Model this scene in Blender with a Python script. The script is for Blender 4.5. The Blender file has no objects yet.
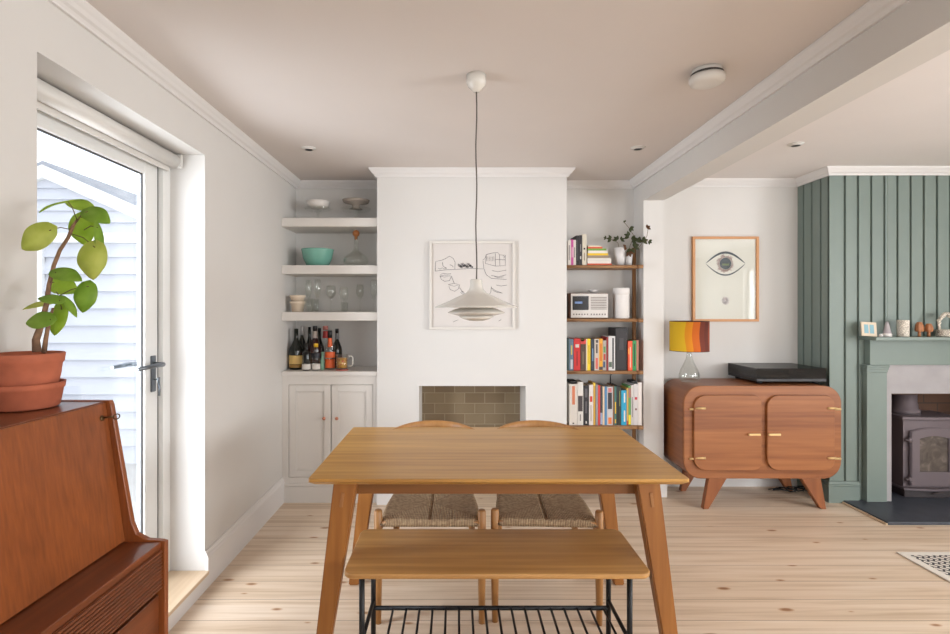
import bpy, bmesh, math, random
from mathutils import Vector, Matrix
random.seed(4)
PI = math.pi
COL = bpy.context.scene.collection
H, F, CX, CY = 1.42, 520.0, 456.0, 310.0
def PX(px, Y): return (px-CX)*Y/F
def PZ(py, Y): return H+(CY-py)*Y/F

# ------------------------------------------------------------------ materials
def srgb(r, g, b):
    f = lambda c: (c/255/12.92) if c/255 <= .04045 else ((c/255+.055)/1.055)**2.4
    return (f(r), f(g), f(b), 1)
MATS = {}
def mat(name, col=None, rough=.5, metal=0, spec=.5, coat=0, trans=0, emis=None, estr=0):
    if name in MATS: return MATS[name]
    m = bpy.data.materials.new(name); m.use_nodes = True
    b = m.node_tree.nodes['Principled BSDF']
    if col: b.inputs['Base Color'].default_value = srgb(*col)
    b.inputs['Roughness'].default_value = rough
    b.inputs['Metallic'].default_value = metal
    b.inputs['Specular IOR Level'].default_value = spec
    b.inputs['Coat Weight'].default_value = coat
    b.inputs['Coat Roughness'].default_value = .15
    b.inputs['Transmission Weight'].default_value = trans
    if emis:
        b.inputs['Emission Color'].default_value = srgb(*emis); b.inputs['Emission Strength'].default_value = estr
    MATS[name] = m
    return m
def nodes(m):
    nt = m.node_tree
    return nt, nt.nodes, nt.links, nt.nodes['Principled BSDF']
def ramp(N, stops):
    r = N.new('ShaderNodeValToRGB'); e = r.color_ramp.elements
    e[0].position, e[0].color = stops[0][0], stops[0][1]
    e[1].position, e[1].color = stops[-1][0], stops[-1][1]
    for p, c in stops[1:-1]:
        x = e.new(p); x.color = c
    return r
def fabric(name, col, rough=.8, var=.06, scale=30, bump=.1):
    """a plain colour with a slight procedural mottling and bump"""
    m = mat(name, col, rough); nt, N, L, b = nodes(m)
    tc = N.new('ShaderNodeTexCoord'); n = N.new('ShaderNodeTexNoise'); n.inputs['Scale'].default_value = scale
    n.inputs['Detail'].default_value = 4
    L.new(tc.outputs['Object'], n.inputs['Vector'])
    c = srgb(*col); lo = tuple(v*(1-var) for v in c[:3])+(1,); hi = tuple(min(1, v*(1+var)) for v in c[:3])+(1,)
    r = ramp(N, [(.3, lo), (.7, hi)]); L.new(n.outputs['Fac'], r.inputs['Fac']); L.new(r.outputs['Color'], b.inputs['Base Color'])
    if bump:
        bp = N.new('ShaderNodeBump'); bp.inputs['Strength'].default_value = bump; bp.inputs['Distance'].default_value = .004
        L.new(n.outputs['Fac'], bp.inputs['Height']); L.new(bp.outputs['Normal'], b.inputs['Normal'])
    return m
def wood(name, dark, light, axis='X', rough=.45, fine=45, coat=0, contrast=1.0, staves=None):
    m = mat(name, light, rough, coat=coat); nt, N, L, b = nodes(m)
    tc = N.new('ShaderNodeTexCoord')
    def mp(a, c):
        q = N.new('ShaderNodeMapping')
        q.inputs['Scale'].default_value = {'X': (a, c, c), 'Y': (c, a, c), 'Z': (c, c, a)}[axis]
        L.new(tc.outputs['Object'], q.inputs['Vector']); return q
    m1 = mp(1.3, fine); n1 = N.new('ShaderNodeTexNoise'); n1.inputs['Scale'].default_value = 1; n1.inputs['Detail'].default_value = 5
    L.new(m1.outputs[0], n1.inputs['Vector'])
    m2 = mp(.35, 5); n2 = N.new('ShaderNodeTexNoise'); n2.inputs['Scale'].default_value = 1.3; n2.inputs['Detail'].default_value = 3
    n2.inputs['Distortion'].default_value = .6
    L.new(m2.outputs[0], n2.inputs['Vector'])
    mul = N.new('ShaderNodeMath'); mul.operation = 'MULTIPLY'; mul.inputs[1].default_value = 9
    L.new(n2.outputs['Fac'], mul.inputs[0])
    fr = N.new('ShaderNodeMath'); fr.operation = 'PINGPONG'; fr.inputs[1].default_value = 1; L.new(mul.outputs[0], fr.inputs[0])
    a = N.new('ShaderNodeMath'); a.operation = 'MULTIPLY_ADD'; a.inputs[1].default_value = .16
    L.new(fr.outputs[0], a.inputs[0]); 
    s = N.new('ShaderNodeMath'); s.operation = 'MULTIPLY'; s.inputs[1].default_value = .84; L.new(n1.outputs['Fac'], s.inputs[0])
    L.new(s.outputs[0], a.inputs[2])
    last = a.outputs[0]
    if staves:
        br = N.new('ShaderNodeTexWhiteNoise'); br.noise_dimensions = '1D'
        sx = N.new('ShaderNodeSeparateXYZ'); L.new(tc.outputs['Object'], sx.inputs[0])
        dv = N.new('ShaderNodeMath'); dv.operation = 'DIVIDE'; dv.inputs[1].default_value = staves[1]; L.new(sx.outputs[staves[0]], dv.inputs[0])
        fl = N.new('ShaderNodeMath'); fl.operation = 'FLOOR'; L.new(dv.outputs[0], fl.inputs[0]); L.new(fl.outputs[0], br.inputs['W'])
        ad = N.new('ShaderNodeMath'); ad.operation = 'MULTIPLY_ADD'; ad.inputs[1].default_value = .22; L.new(br.outputs['Value'], ad.inputs[0])
        sb = N.new('ShaderNodeMath'); sb.operation = 'SUBTRACT'; sb.inputs[1].default_value = .11; L.new(last, sb.inputs[0])
        L.new(sb.outputs[0], ad.inputs[2]); last = ad.outputs[0]
    d, l = srgb(*dark), srgb(*light)
    w = .22/contrast
    r = ramp(N, [(.5-w, d), (.5+w, l)])
    L.new(last, r.inputs['Fac']); L.new(r.outputs['Color'], b.inputs['Base Color'])
    bp = N.new('ShaderNodeBump'); bp.inputs['Strength'].default_value = .04; bp.inputs['Distance'].default_value = .001
    L.new(n1.outputs['Fac'], bp.inputs['Height']); L.new(bp.outputs['Normal'], b.inputs['Normal'])
    return m
def glassy(name, tint=(250, 251, 250), amount=.55, rough=.05):
    """thin clear glass: see-through with a facing-dependent gloss"""
    m = bpy.data.materials.new(name); m.use_nodes = True; nt = m.node_tree; N = nt.nodes; L = nt.links
    N.remove(N['Principled BSDF']); out = N['Material Output']
    t = N.new('ShaderNodeBsdfTransparent'); t.inputs[0].default_value = srgb(*tint)
    g = N.new('ShaderNodeBsdfGlossy'); g.inputs['Roughness'].default_value = rough; g.inputs[0].default_value = (1, 1, 1, 1)
    lw0 = N.new('ShaderNodeLayerWeight'); lw0.inputs['Blend'].default_value = .5
    lw = N.new('ShaderNodeMath'); lw.operation = 'POWER'; lw.inputs[1].default_value = 2.5; L.new(lw0.outputs['Facing'], lw.inputs[0])
    mx = N.new('ShaderNodeMixShader'); ml = N.new('ShaderNodeMath'); ml.operation = 'MULTIPLY_ADD'
    ml.inputs[1].default_value = amount; ml.inputs[2].default_value = .03; ml.use_clamp = True
    L.new(lw.outputs[0], ml.inputs[0]); L.new(ml.outputs[0], mx.inputs[0]); L.new(t.outputs[0], mx.inputs[1]); L.new(g.outputs[0], mx.inputs[2])
    L.new(mx.outputs[0], out.inputs['Surface'])
    MATS[name] = m; return m

WALL = fabric('wall_paint', (213, 210, 206), .75, .012, 3, .02)
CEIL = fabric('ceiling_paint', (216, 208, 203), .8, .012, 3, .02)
TRIM = mat('trim_paint', (222, 219, 217), .45)
JOIN = mat('joinery_paint', (216, 211, 205), .45)
FRAMEW = mat('door_frame_white', (228, 228, 226), .35)
GREEN = fabric('green_paint', (118, 131, 124), .5, .02, 6, .02)
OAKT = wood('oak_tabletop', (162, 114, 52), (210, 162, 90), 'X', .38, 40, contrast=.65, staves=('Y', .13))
OAKV = wood('oak_leg', (128, 76, 30), (170, 112, 52), 'Z', .42, 40, contrast=.7)  # legs darker than the top: their shaded sides put into the colour
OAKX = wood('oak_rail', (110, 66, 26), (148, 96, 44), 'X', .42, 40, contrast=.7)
BENCHW = wood('oak_bench', (158, 112, 60), (210, 162, 100), 'X', .38, 40, contrast=.7, staves=('Y', .12))
TEAK = wood('teak_front', (104, 52, 22), (152, 82, 37), 'Z', .38, 110, contrast=.6, coat=.15)
TEAKY = wood('teak_rail', (88, 44, 22), (128, 68, 36), 'Y', .35, 50, contrast=.7, coat=.15)
CHERRY = wood('cherry_board', (124, 70, 36), (162, 102, 57), 'X', .4, 34, contrast=.9, staves=('Z', .14))
CHERRYD = wood('cherry_side', (112, 64, 36), (150, 92, 54), 'Y', .4, 34, contrast=.8)
CHERRYL = wood('cherry_leg', (122, 68, 36), (158, 96, 54), 'Z', .4, 34, contrast=.8)
BEECH = wood('oiled_beech', (150, 100, 52), (190, 140, 84), 'Z', .4, 30, contrast=.6)
SHELFW = wood('shelf_wood', (126, 88, 54), (168, 126, 84), 'X', .5, 40, contrast=.7)
POSTW = wood('post_wood', (112, 76, 46), (150, 108, 68), 'Z', .5, 40, contrast=.7)
SILLW = wood('sill_wood', (196, 168, 136), (224, 202, 174), 'Y', .45, 30, contrast=.6)
BLACKM = mat('black_metal', (26, 26, 28), .45, .3)
BRASS = mat('brass', (222, 190, 136), .4, .5)
COPPER = mat('copper_knob', (205, 140, 115), .35, .6)
STEEL = mat('dull_steel', (110, 116, 122), .35, .8)
TERRA = fabric('terracotta', (172, 94, 66), .8, .1, 25, .1)
SOIL = fabric('soil', (60, 44, 34), .95, .4, 80, .6)
ENAMEL = mat('white_enamel', (216, 212, 204), .25, coat=.3)
WHITEP = mat('white_plastic', (216, 213, 208), .4)
PAPER = fabric('art_paper', (208, 202, 197), .8, .015, 8, 0)
CREAMP = fabric('cream_paper', (232, 224, 206), .8, .015, 8, 0)
INK = mat('ink', (58, 56, 60), .8)
PAGES = mat('book_pages', (220, 210, 190), .8)
SLATE = fabric('slate', (62, 66, 74), .45, .15, 12, .08)
STOVE = mat('stove_iron', (106, 95, 99), .55, .1)
CAST = mat('stove_dark', (64, 58, 60), .6, .1)
PLASTER = fabric('grey_plaster', (164, 160, 161), .8, .06, 9, .06)
GLASS = glassy('clear_glass')
PANE = glassy('window_pane', (248, 250, 252), .35, .01)
DGLASS = glassy('smoky_glass', (205, 203, 200), .8)
BOTG = mat('bottle_dark', (22, 26, 20), .12)
BOTR = mat('bottle_red_dark', (52, 20, 18), .12)

# ---- floor planks
def floor_mat():
    m = mat('pine_planks', (222, 196, 166), .42); nt, N, L, b = nodes(m)
    tc = N.new('ShaderNodeTexCoord')
    br = N.new('ShaderNodeTexBrick'); br.offset = .37; br.offset_frequency = 3
    for k, v in (('Scale', 1), ('Mortar Size', .0016), ('Mortar Smooth', .3), ('Bias', 0), ('Brick Width', 40), ('Row Height', .172)):
        br.inputs[k].default_value = v
    br.inputs['Color1'].default_value = (0, 0, 0, 1); br.inputs['Color2'].default_value = (1, 1, 1, 1); br.inputs['Mortar'].default_value = (.5, .5, .5, 1)
    mp = N.new('ShaderNodeMapping'); mp.inputs['Location'].default_value = (.4, .03, 0)
    L.new(tc.outputs['Object'], mp.inputs['Vector']); L.new(mp.outputs[0], br.inputs['Vector'])
    # grain
    off = N.new('ShaderNodeVectorMath'); off.operation = 'MULTIPLY_ADD'; off.inputs[1].default_value = (7, 3, 5)
    L.new(br.outputs['Color'], off.inputs[0]); L.new(tc.outputs['Object'], off.inputs[2])
    g = N.new('ShaderNodeMapping'); g.inputs['Scale'].default_value = (1.0, 26, 1); L.new(off.outputs[0], g.inputs['Vector'])
    n = N.new('ShaderNodeTexNoise'); n.inputs['Scale'].default_value = 1.2; n.inputs['Detail'].default_value = 5; n.inputs['Distortion'].default_value = .5
    L.new(g.outputs[0], n.inputs['Vector'])
    r = ramp(N, [(.3, srgb(207, 182, 154)), (.5, srgb(228, 207, 183)), (.72, srgb(236, 218, 199))])
    L.new(n.outputs['Fac'], r.inputs['Fac'])
    # tone per plank
    hs = N.new('ShaderNodeMix'); hs.data_type = 'RGBA'; hs.blend_type = 'MULTIPLY'; hs.inputs['Factor'].default_value = 1
    pr = ramp(N, [(0, (.90, .875, .85, 1)), (1, (1.0, 1.0, 1.0, 1))]); L.new(br.outputs['Color'], pr.inputs['Fac'])
    L.new(r.outputs['Color'], hs.inputs['A']); L.new(pr.outputs['Color'], hs.inputs['B'])
    # knots
    km = N.new('ShaderNodeMapping'); km.inputs['Scale'].default_value = (2.2, 5.4, 1); L.new(off.outputs[0], km.inputs['Vector'])
    v = N.new('ShaderNodeTexVoronoi'); v.voronoi_dimensions = '2D'; v.inputs['Scale'].default_value = 1; v.inputs['Randomness'].default_value = 1
    L.new(km.outputs[0], v.inputs['Vector'])
    kr = ramp(N, [(.045, (.42, .26, .15, 1)), (.065, (.70, .52, .38, 1)), (.10, (1, 1, 1, 1))]); cs_ = N.new('ShaderNodeSeparateColor'); L.new(v.outputs['Color'], cs_.inputs[0])
    gt = N.new('ShaderNodeMath'); gt.operation = 'LESS_THAN'; gt.inputs[1].default_value = .35; L.new(cs_.outputs[0], gt.inputs[0])
    sz_ = N.new('ShaderNodeMath'); sz_.operation = 'MULTIPLY_ADD'; sz_.inputs[1].default_value = .06; L.new(cs_.outputs[1], sz_.inputs[0]); L.new(v.outputs['Distance'], sz_.inputs[2])
    kd = N.new('ShaderNodeMath'); kd.operation = 'ADD'; L.new(gt.outputs[0], kd.inputs[0]); L.new(sz_.outputs[0], kd.inputs[1]); L.new(kd.outputs[0], kr.inputs['Fac'])
    k = N.new('ShaderNodeMix'); k.data_type = 'RGBA'; k.blend_type = 'MULTIPLY'; k.inputs['Factor'].default_value = 1
    L.new(hs.outputs['Result'], k.inputs['A']); L.new(kr.outputs['Color'], k.inputs['B'])
    # gaps
    gp = N.new('ShaderNodeMix'); gp.data_type = 'RGBA'; gp.inputs['B'].default_value = srgb(134, 104, 76)
    L.new(br.outputs['Fac'], gp.inputs['Factor']); L.new(k.outputs['Result'], gp.inputs['A']); L.new(gp.outputs['Result'], b.inputs['Base Color'])
    bp = N.new('ShaderNodeBump'); bp.invert = True; bp.inputs['Strength'].default_value = .5; bp.inputs['Distance'].default_value = .002
    L.new(br.outputs['Fac'], bp.inputs['Height']); L.new(bp.outputs['Normal'], b.inputs['Normal'])
    return m
FLOOR = floor_mat()
def tile_mat():
    m = mat('olive_tiles', (112, 98, 78), .2); nt, N, L, b = nodes(m)
    tc = N.new('ShaderNodeTexCoord'); sp = N.new('ShaderNodeSeparateXYZ'); cb = N.new('ShaderNodeCombineXYZ')
    L.new(tc.outputs['Object'], sp.inputs[0])
    ad = N.new('ShaderNodeMath'); ad.operation = 'ADD'; L.new(sp.outputs['X'], ad.inputs[0]); L.new(sp.outputs['Y'], ad.inputs[1])
    L.new(ad.outputs[0], cb.inputs['X']); L.new(sp.outputs['Z'], cb.inputs['Y'])
    mp = N.new('ShaderNodeMapping'); mp.inputs['Location'].default_value = (.02, -.012, 0); L.new(cb.outputs[0], mp.inputs['Vector'])
    br = N.new('ShaderNodeTexBrick'); br.offset = .5
    for k, v in (('Scale', 1), ('Mortar Size', .003), ('Mortar Smooth', .2), ('Bias', 0), ('Brick Width', .16), ('Row Height', .083)):
        br.inputs[k].default_value = v
    br.inputs['Color1'].default_value = srgb(126, 109, 86); br.inputs['Color2'].default_value = srgb(140, 124, 99); br.inputs['Mortar'].default_value = srgb(158, 144, 120)
    L.new(mp.outputs[0], br.inputs['Vector']); L.new(br.outputs['Color'], b.inputs['Base Color'])
    bp = N.new('ShaderNodeBump'); bp.invert = True; bp.inputs['Strength'].default_value = .5; bp.inputs['Distance'].default_value = .003
    L.new(br.outputs['Fac'], bp.inputs['Height']); L.new(bp.outputs['Normal'], b.inputs['Normal'])
    return m
TILES = tile_mat()
def brick_dark():
    m = mat('sooty_brick', (84, 62, 50), .9); nt, N, L, b = nodes(m)
    tc = N.new('ShaderNodeTexCoord'); sp = N.new('ShaderNodeSeparateXYZ'); cb = N.new('ShaderNodeCombineXYZ')
    L.new(tc.outputs['Object'], sp.inputs[0])
    ad = N.new('ShaderNodeMath'); ad.operation = 'ADD'; L.new(sp.outputs['X'], ad.inputs[0]); L.new(sp.outputs['Y'], ad.inputs[1])
    L.new(ad.outputs[0], cb.inputs['X']); L.new(sp.outputs['Z'], cb.inputs['Y'])
    br = N.new('ShaderNodeTexBrick')
    for k, v in (('Scale', 1), ('Mortar Size', .005), ('Brick Width', .22), ('Row Height', .075)):
        br.inputs[k].default_value = v
    br.inputs['Color1'].default_value = srgb(104, 76, 60); br.inputs['Color2'].default_value = srgb(84, 60, 48); br.inputs['Mortar'].default_value = srgb(76, 62, 54)
    L.new(cb.outputs[0], br.inputs['Vector']); L.new(br.outputs['Color'], b.inputs['Base Color'])
    return m
SOOT = brick_dark()
def cord_mat():
    m = mat('paper_cord', (186, 150, 108), .85); nt, N, L, b = nodes(m)
    tc = N.new('ShaderNodeTexCoord'); sp = N.new('ShaderNodeSeparateXYZ'); L.new(tc.outputs['Object'], sp.inputs[0])
    def M(op, a, bb=None, c=None):
        q = N.new('ShaderNodeMath'); q.operation = op
        for i, s in enumerate((a, bb, c)):
            if s is None: continue
            if isinstance(s, (int, float)): q.inputs[i].default_value = s
            else: L.new(s, q.inputs[i])
        return q.outputs[0]
    ax = M('ABSOLUTE', sp.outputs['X']); ay = M('ABSOLUTE', sp.outputs['Y'])
    mask = M('GREATER_THAN', M('MULTIPLY', ay, 1.0), ax)
    sx = M('SINE', M('MULTIPLY', sp.outputs['X'], 2*PI/.0075)); sy = M('SINE', M('MULTIPLY', sp.outputs['Y'], 2*PI/.0075))
    mx = N.new('ShaderNodeMix'); mx.data_type = 'FLOAT'; L.new(mask, mx.inputs['Factor']); L.new(sy, mx.inputs['A']); L.new(sx, mx.inputs['B'])
    val = mx.outputs['Result']
    bp = N.new('ShaderNodeBump'); bp.inputs['Strength'].default_value = .9; bp.inputs['Distance'].default_value = .0035
    L.new(val, bp.inputs['Height']); L.new(bp.outputs['Normal'], b.inputs['Normal'])
    n = N.new('ShaderNodeTexNoise'); n.inputs['Scale'].default_value = 60; L.new(tc.outputs['Object'], n.inputs['Vector'])
    dg = M('LESS_THAN', M('ABSOLUTE', M('SUBTRACT', ax, ay)), .0025)
    v2 = M('SUBTRACT', M('MULTIPLY_ADD', val, .22, n.outputs['Fac']), M('MULTIPLY', dg, .35))  # crease shade painted into the colour: darker cord troughs and diagonals
    r = ramp(N, [(.2, srgb(150, 118, 86)), (.75, srgb(212, 182, 144))]); L.new(v2, r.inputs['Fac']); L.new(r.outputs['Color'], b.inputs['Base Color'])
    return m
CORD = cord_mat()
def rug_mat():
    m = mat('rug_weave', (220, 214, 202), .95); nt, N, L, b = nodes(m)
    tc = N.new('ShaderNodeTexCoord')
    mp = N.new('ShaderNodeMapping'); mp.inputs['Rotation'].default_value = (0, 0, PI/4); L.new(tc.outputs['Object'], mp.inputs['Vector'])
    ck = N.new('ShaderNodeTexBrick'); ck.offset = .5
    for k, v in (('Scale', 1), ('Mortar Size', .0055), ('Brick Width', .045), ('Row Height', .03)):
        ck.inputs[k].default_value = v
    ck.inputs['Color1'].default_value = srgb(224, 218, 208); ck.inputs['Color2'].default_value = srgb(214, 206, 194); ck.inputs['Mortar'].default_value = srgb(74, 70, 72)
    L.new(mp.outputs[0], ck.inputs['Vector']); L.new(ck.outputs['Color'], b.inputs['Base Color'])
    return m
RUGM = rug_mat()
def shade_mat():
    m = mat('striped_shade', (200, 100, 40), .8); nt, N, L, b = nodes(m)
    tc = N.new('ShaderNodeTexCoord'); mp = N.new('ShaderNodeMapping')
    mp.inputs['Location'].default_value = (.142, 0, 0)
    L.new(tc.outputs['Object'], mp.inputs['Vector'])
    sp = N.new('ShaderNodeSeparateXYZ'); L.new(mp.outputs[0], sp.inputs[0])
    a = N.new('ShaderNodeMath'); a.operation = 'SINE'; z = N.new('ShaderNodeMath'); z.operation = 'MULTIPLY'; z.inputs[1].default_value = 22
    L.new(sp.outputs['Z'], z.inputs[0]); L.new(z.outputs[0], a.inputs[0])
    c = N.new('ShaderNodeMath'); c.operation = 'MULTIPLY_ADD'; c.inputs[1].default_value = .006; L.new(a.outputs[0], c.inputs[0]); L.new(sp.outputs['X'], c.inputs[2])
    d = N.new('ShaderNodeMath'); d.operation = 'DIVIDE'; d.inputs[1].default_value = .284; L.new(c.outputs[0], d.inputs[0])
    cols = [(0, (214, 172, 24)), (.22, (214, 172, 24)), (.225, (214, 134, 18)), (.38, (198, 96, 20)), (.56, (112, 50, 34)), (.70, (98, 44, 32)), (.84, (146, 68, 40)), (.99, (146, 68, 40))]
    r = ramp(N, [(p, srgb(*q)) for p, q in cols]); r.color_ramp.interpolation = 'CONSTANT'
    L.new(d.outputs[0], r.inputs['Fac']); L.new(r.outputs['Color'], b.inputs['Base Color'])
    return m
SHADE = shade_mat()
def leaf_mat(name, c1, c2):
    m = mat(name, c1, .4); nt, N, L, b = nodes(m)
    tc = N.new('ShaderNodeTexCoord'); n = N.new('ShaderNodeTexNoise'); n.inputs['Scale'].default_value = 25; L.new(tc.outputs['Object'], n.inputs['Vector'])
    r = ramp(N, [(.3, srgb(*c1)), (.7, srgb(*c2))]); L.new(n.outputs['Fac'], r.inputs['Fac']); L.new(r.outputs['Color'], b.inputs['Base Color'])
    tr = N.new('ShaderNodeBsdfTranslucent'); L.new(r.outputs['Color'], tr.inputs[0]); ms = N.new('ShaderNodeMixShader'); ms.inputs[0].default_value = .62
    out = N['Material Output']; L.new(b.outputs[0], ms.inputs[1]); L.new(tr.outputs[0], ms.inputs[2]); L.new(ms.outputs[0], out.inputs['Surface'])
    return m
LEAF = leaf_mat('leaf_green', (170, 200, 70), (196, 220, 100))
LEAFD = leaf_mat('leaf_dark', (150, 186, 72), (176, 206, 92))
LEAFY = leaf_mat('leaf_yellow', (206, 216, 110), (222, 228, 140))
IVY = leaf_mat('small_leaf', (72, 82, 52), (100, 108, 70))
IVYB = leaf_mat('small_leaf_brown', (120, 80, 52), (140, 100, 70))
STEM = fabric('woody_stem', (136, 104, 80), .9, .25, 60, .4)
TWIG = mat('green_twig', (110, 96, 56), .7)
def siding_mat(): return fabric('painted_siding', (188, 191, 200), .6, .02, 4, .02)
SIDING = siding_mat()
ROOFG = fabric('grey_slates', (150, 154, 162), .8, .1, 12, .1)

# ------------------------------------------------------------------ mesh helpers
def add_bm(bm, t):
    me = bpy.data.meshes.new('t'); t.to_mesh(me); t.free(); bm.from_mesh(me); bpy.data.meshes.remove(me)
def box(bm, x0, x1, y0, y1, z0, z1, bev=0, seg=2, M=None):
    t = bmesh.new(); bmesh.ops.create_cube(t, size=1)
    for v in t.verts:
        v.co = Vector(((x0+x1)/2+v.co.x*(x1-x0), (y0+y1)/2+v.co.y*(y1-y0), (z0+z1)/2+v.co.z*(z1-z0)))
    if bev: bmesh.ops.bevel(t, geom=t.edges[:], offset=bev, segments=seg, affect='EDGES', profile=.5)
    if M is not None: bmesh.ops.transform(t, matrix=M, verts=t.verts)
    add_bm(bm, t); return bm
def lathe(bm, prof, cx, cy, z0=0, n=32, smooth=True, cap=True, axis=None):
    """prof: list of (r,z). open at r>0 ends gets capped if cap"""
    t = bmesh.new(); rings = []
    for r, z in prof:
        if r < 1e-6: rings.append([t.verts.new((cx, cy, z0+z))])
        else: rings.append([t.verts.new((cx+r*math.cos(2*PI*i/n), cy+r*math.sin(2*PI*i/n), z0+z)) for i in range(n)])
    for a, b in zip(rings, rings[1:]):
        if len(a) == 1 and len(b) == 1: continue
        for i in range(n):
            j = (i+1) % n
            if len(a) == 1: f = (a[0], b[j], b[i])
            elif len(b) == 1: f = (a[i], a[j], b[0])
            else: f = (a[i], a[j], b[j], b[i])
            try: t.faces.new(f).smooth = smooth
            except ValueError: pass
    if cap:
        if len(rings[0]) > 1: t.faces.new(list(reversed(rings[0])))
        if len(rings[-1]) > 1: t.faces.new(rings[-1])
    bmesh.ops.recalc_face_normals(t, faces=t.faces[:])
    if axis is not None:   # axis = matrix about the centre
        bmesh.ops.transform(t, matrix=axis, verts=t.verts)
    add_bm(bm, t); return bm
def tube(bm, pts, rad, n=10, sq=None):
    """tube along points; rad number or list"""
    pts = [Vector(p) for p in pts]; k = len(pts)
    rad = rad if isinstance(rad, (list, tuple)) else [rad]*k
    t = bmesh.new(); rings = []; prev = None
    for i, p in enumerate(pts):
        d = (pts[min(i+1, k-1)]-pts[max(i-1, 0)]).normalized()
        if prev is None:
            u = d.orthogonal().normalized()
        else:
            u = prev-d*prev.dot(d); u = u.normalized() if u.length > 1e-5 else d.orthogonal().normalized()
        prev = u; w = d.cross(u)
        rings.append([t.verts.new(p+(u*math.cos(2*PI*j/n)+w*math.sin(2*PI*j/n))*rad[i]) for j in range(n)])
    for a, b in zip(rings, rings[1:]):
        for j in range(n): t.faces.new((a[j], a[(j+1) % n], b[(j+1) % n], b[j])).smooth = True
    t.faces.new(list(reversed(rings[0]))); t.faces.new(rings[-1])
    bmesh.ops.recalc_face_normals(t, faces=t.faces[:])
    add_bm(bm, t); return bm
def prism(bm, pts, a0, a1, plane='XZ', bev=0, seg=2, M=None):
    """polygon in a plane extruded along the third axis from a0 to a1"""
    def P(u, v, a): return {'XZ': (u, a, v), 'XY': (u, v, a), 'YZ': (a, u, v)}[plane]
    t = bmesh.new(); A = [t.verts.new(P(u, v, a0)) for u, v in pts]; B = [t.verts.new(P(u, v, a1)) for u, v in pts]; n = len(pts)
    fa = t.faces.new(A); fb = t.faces.new(list(reversed(B)))
    for i in range(n): t.faces.new((A[i], B[i], B[(i+1) % n], A[(i+1) % n]))
    bmesh.ops.recalc_face_normals(t, faces=t.faces[:])
    if bev:
        es = [e for e in t.edges if (fa in e.link_faces or fb in e.link_faces)]
        bmesh.ops.bevel(t, geom=es, offset=bev, segments=seg, affect='EDGES', profile=.5)
    if M is not None: bmesh.ops.transform(t, matrix=M, verts=t.verts)
    add_bm(bm, t); return bm
def rrect(x0, x1, y0, y1, r, n=8):
    """rounded rectangle; r a number or 4 radii: (x1,y1),(x0,y1),(x0,y0),(x1,y0)"""
    r = r if isinstance(r, (list, tuple)) else (r,)*4; out = []
    for k, (cx, cy) in enumerate(((x1-r[0], y1-r[0]), (x0+r[1], y1-r[1]), (x0+r[2], y0+r[2]), (x1-r[3], y0+r[3]))):
        for i in range(n+1):
            a = PI/2*(k+i/n); out.append((cx+r[k]*math.cos(a), cy+r[k]*math.sin(a)))
    return out
def sweep(bm, path, prof, z0):
    """moulding: prof points (out, dz) swept along an XY polyline; 'out' is to the right of travel"""
    t = bmesh.new(); n = len(path); rings = []
    P = [Vector(p) for p in path]
    for i in range(n):
        d1 = (P[i]-P[i-1]).normalized() if i else None; d2 = (P[i+1]-P[i]).normalized() if i < n-1 else None
        d1 = d1 or d2; d2 = d2 or d1
        n1 = Vector((d1.y, -d1.x)); n2 = Vector((d2.y, -d2.x)); m = n1+n2; m = m/m.dot(n1)
        rings.append([t.verts.new((P[i].x+m.x*o, P[i].y+m.y*o, z0+dz)) for o, dz in prof])
    k = len(prof)
    for a, b in zip(rings, rings[1:]):
        for j in range(k): t.faces.new((a[j], a[(j+1) % k], b[(j+1) % k], b[j]))
    t.faces.new(rings[0]); t.faces.new(list(reversed(rings[-1])))
    bmesh.ops.recalc_face_normals(t, faces=t.faces[:])
    add_bm(bm, t); return bm
WOFF = {}
def base_of(bm):
    xs = [v.co.x for v in bm.verts]; ys = [v.co.y for v in bm.verts]; zs = [v.co.z for v in bm.verts]
    return Vector(((min(xs)+max(xs))/2, (min(ys)+max(ys))/2, min(zs)))
def obj(name, bm, m, parent=None, label=None, loc=None, struct=False, kind=None):
    """link bm (world coordinates) as one mesh object"""
    if parent is not None: off = WOFF[parent.name]
    elif struct: off = Vector((0, 0, 0))
    else: off = Vector(loc) if loc is not None else base_of(bm)
    bmesh.ops.translate(bm, verts=bm.verts, vec=-off)
    me = bpy.data.meshes.new(name); bm.to_mesh(me); bm.free()
    me.materials.append(m)
    o = bpy.data.objects.new(name, me); COL.objects.link(o)
    if parent is not None: o.parent = parent
    else: o.location = off
    WOFF[o.name] = off.copy()
    if struct: o['kind'] = 'structure'
    if kind: o['kind'] = kind
    if label: o['label'] = label
    return o
def tag(o, label, cat, group=None):
    o['label'] = label; o['category'] = cat
    if group: o['group'] = group
    return o
def root(name, loc, label, cat, group=None):
    o = bpy.data.objects.new(name, None); COL.objects.link(o); o.location = loc; o.empty_display_size = .05
    WOFF[o.name] = Vector(loc); return tag(o, label, cat, group)
def B(): return bmesh.new()
def copy_tree(o, parent=None):
    c = o.copy(); COL.objects.link(c)
    if parent is not None: c.parent = parent
    for ch in o.children: copy_tree(ch, c)
    return c

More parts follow.
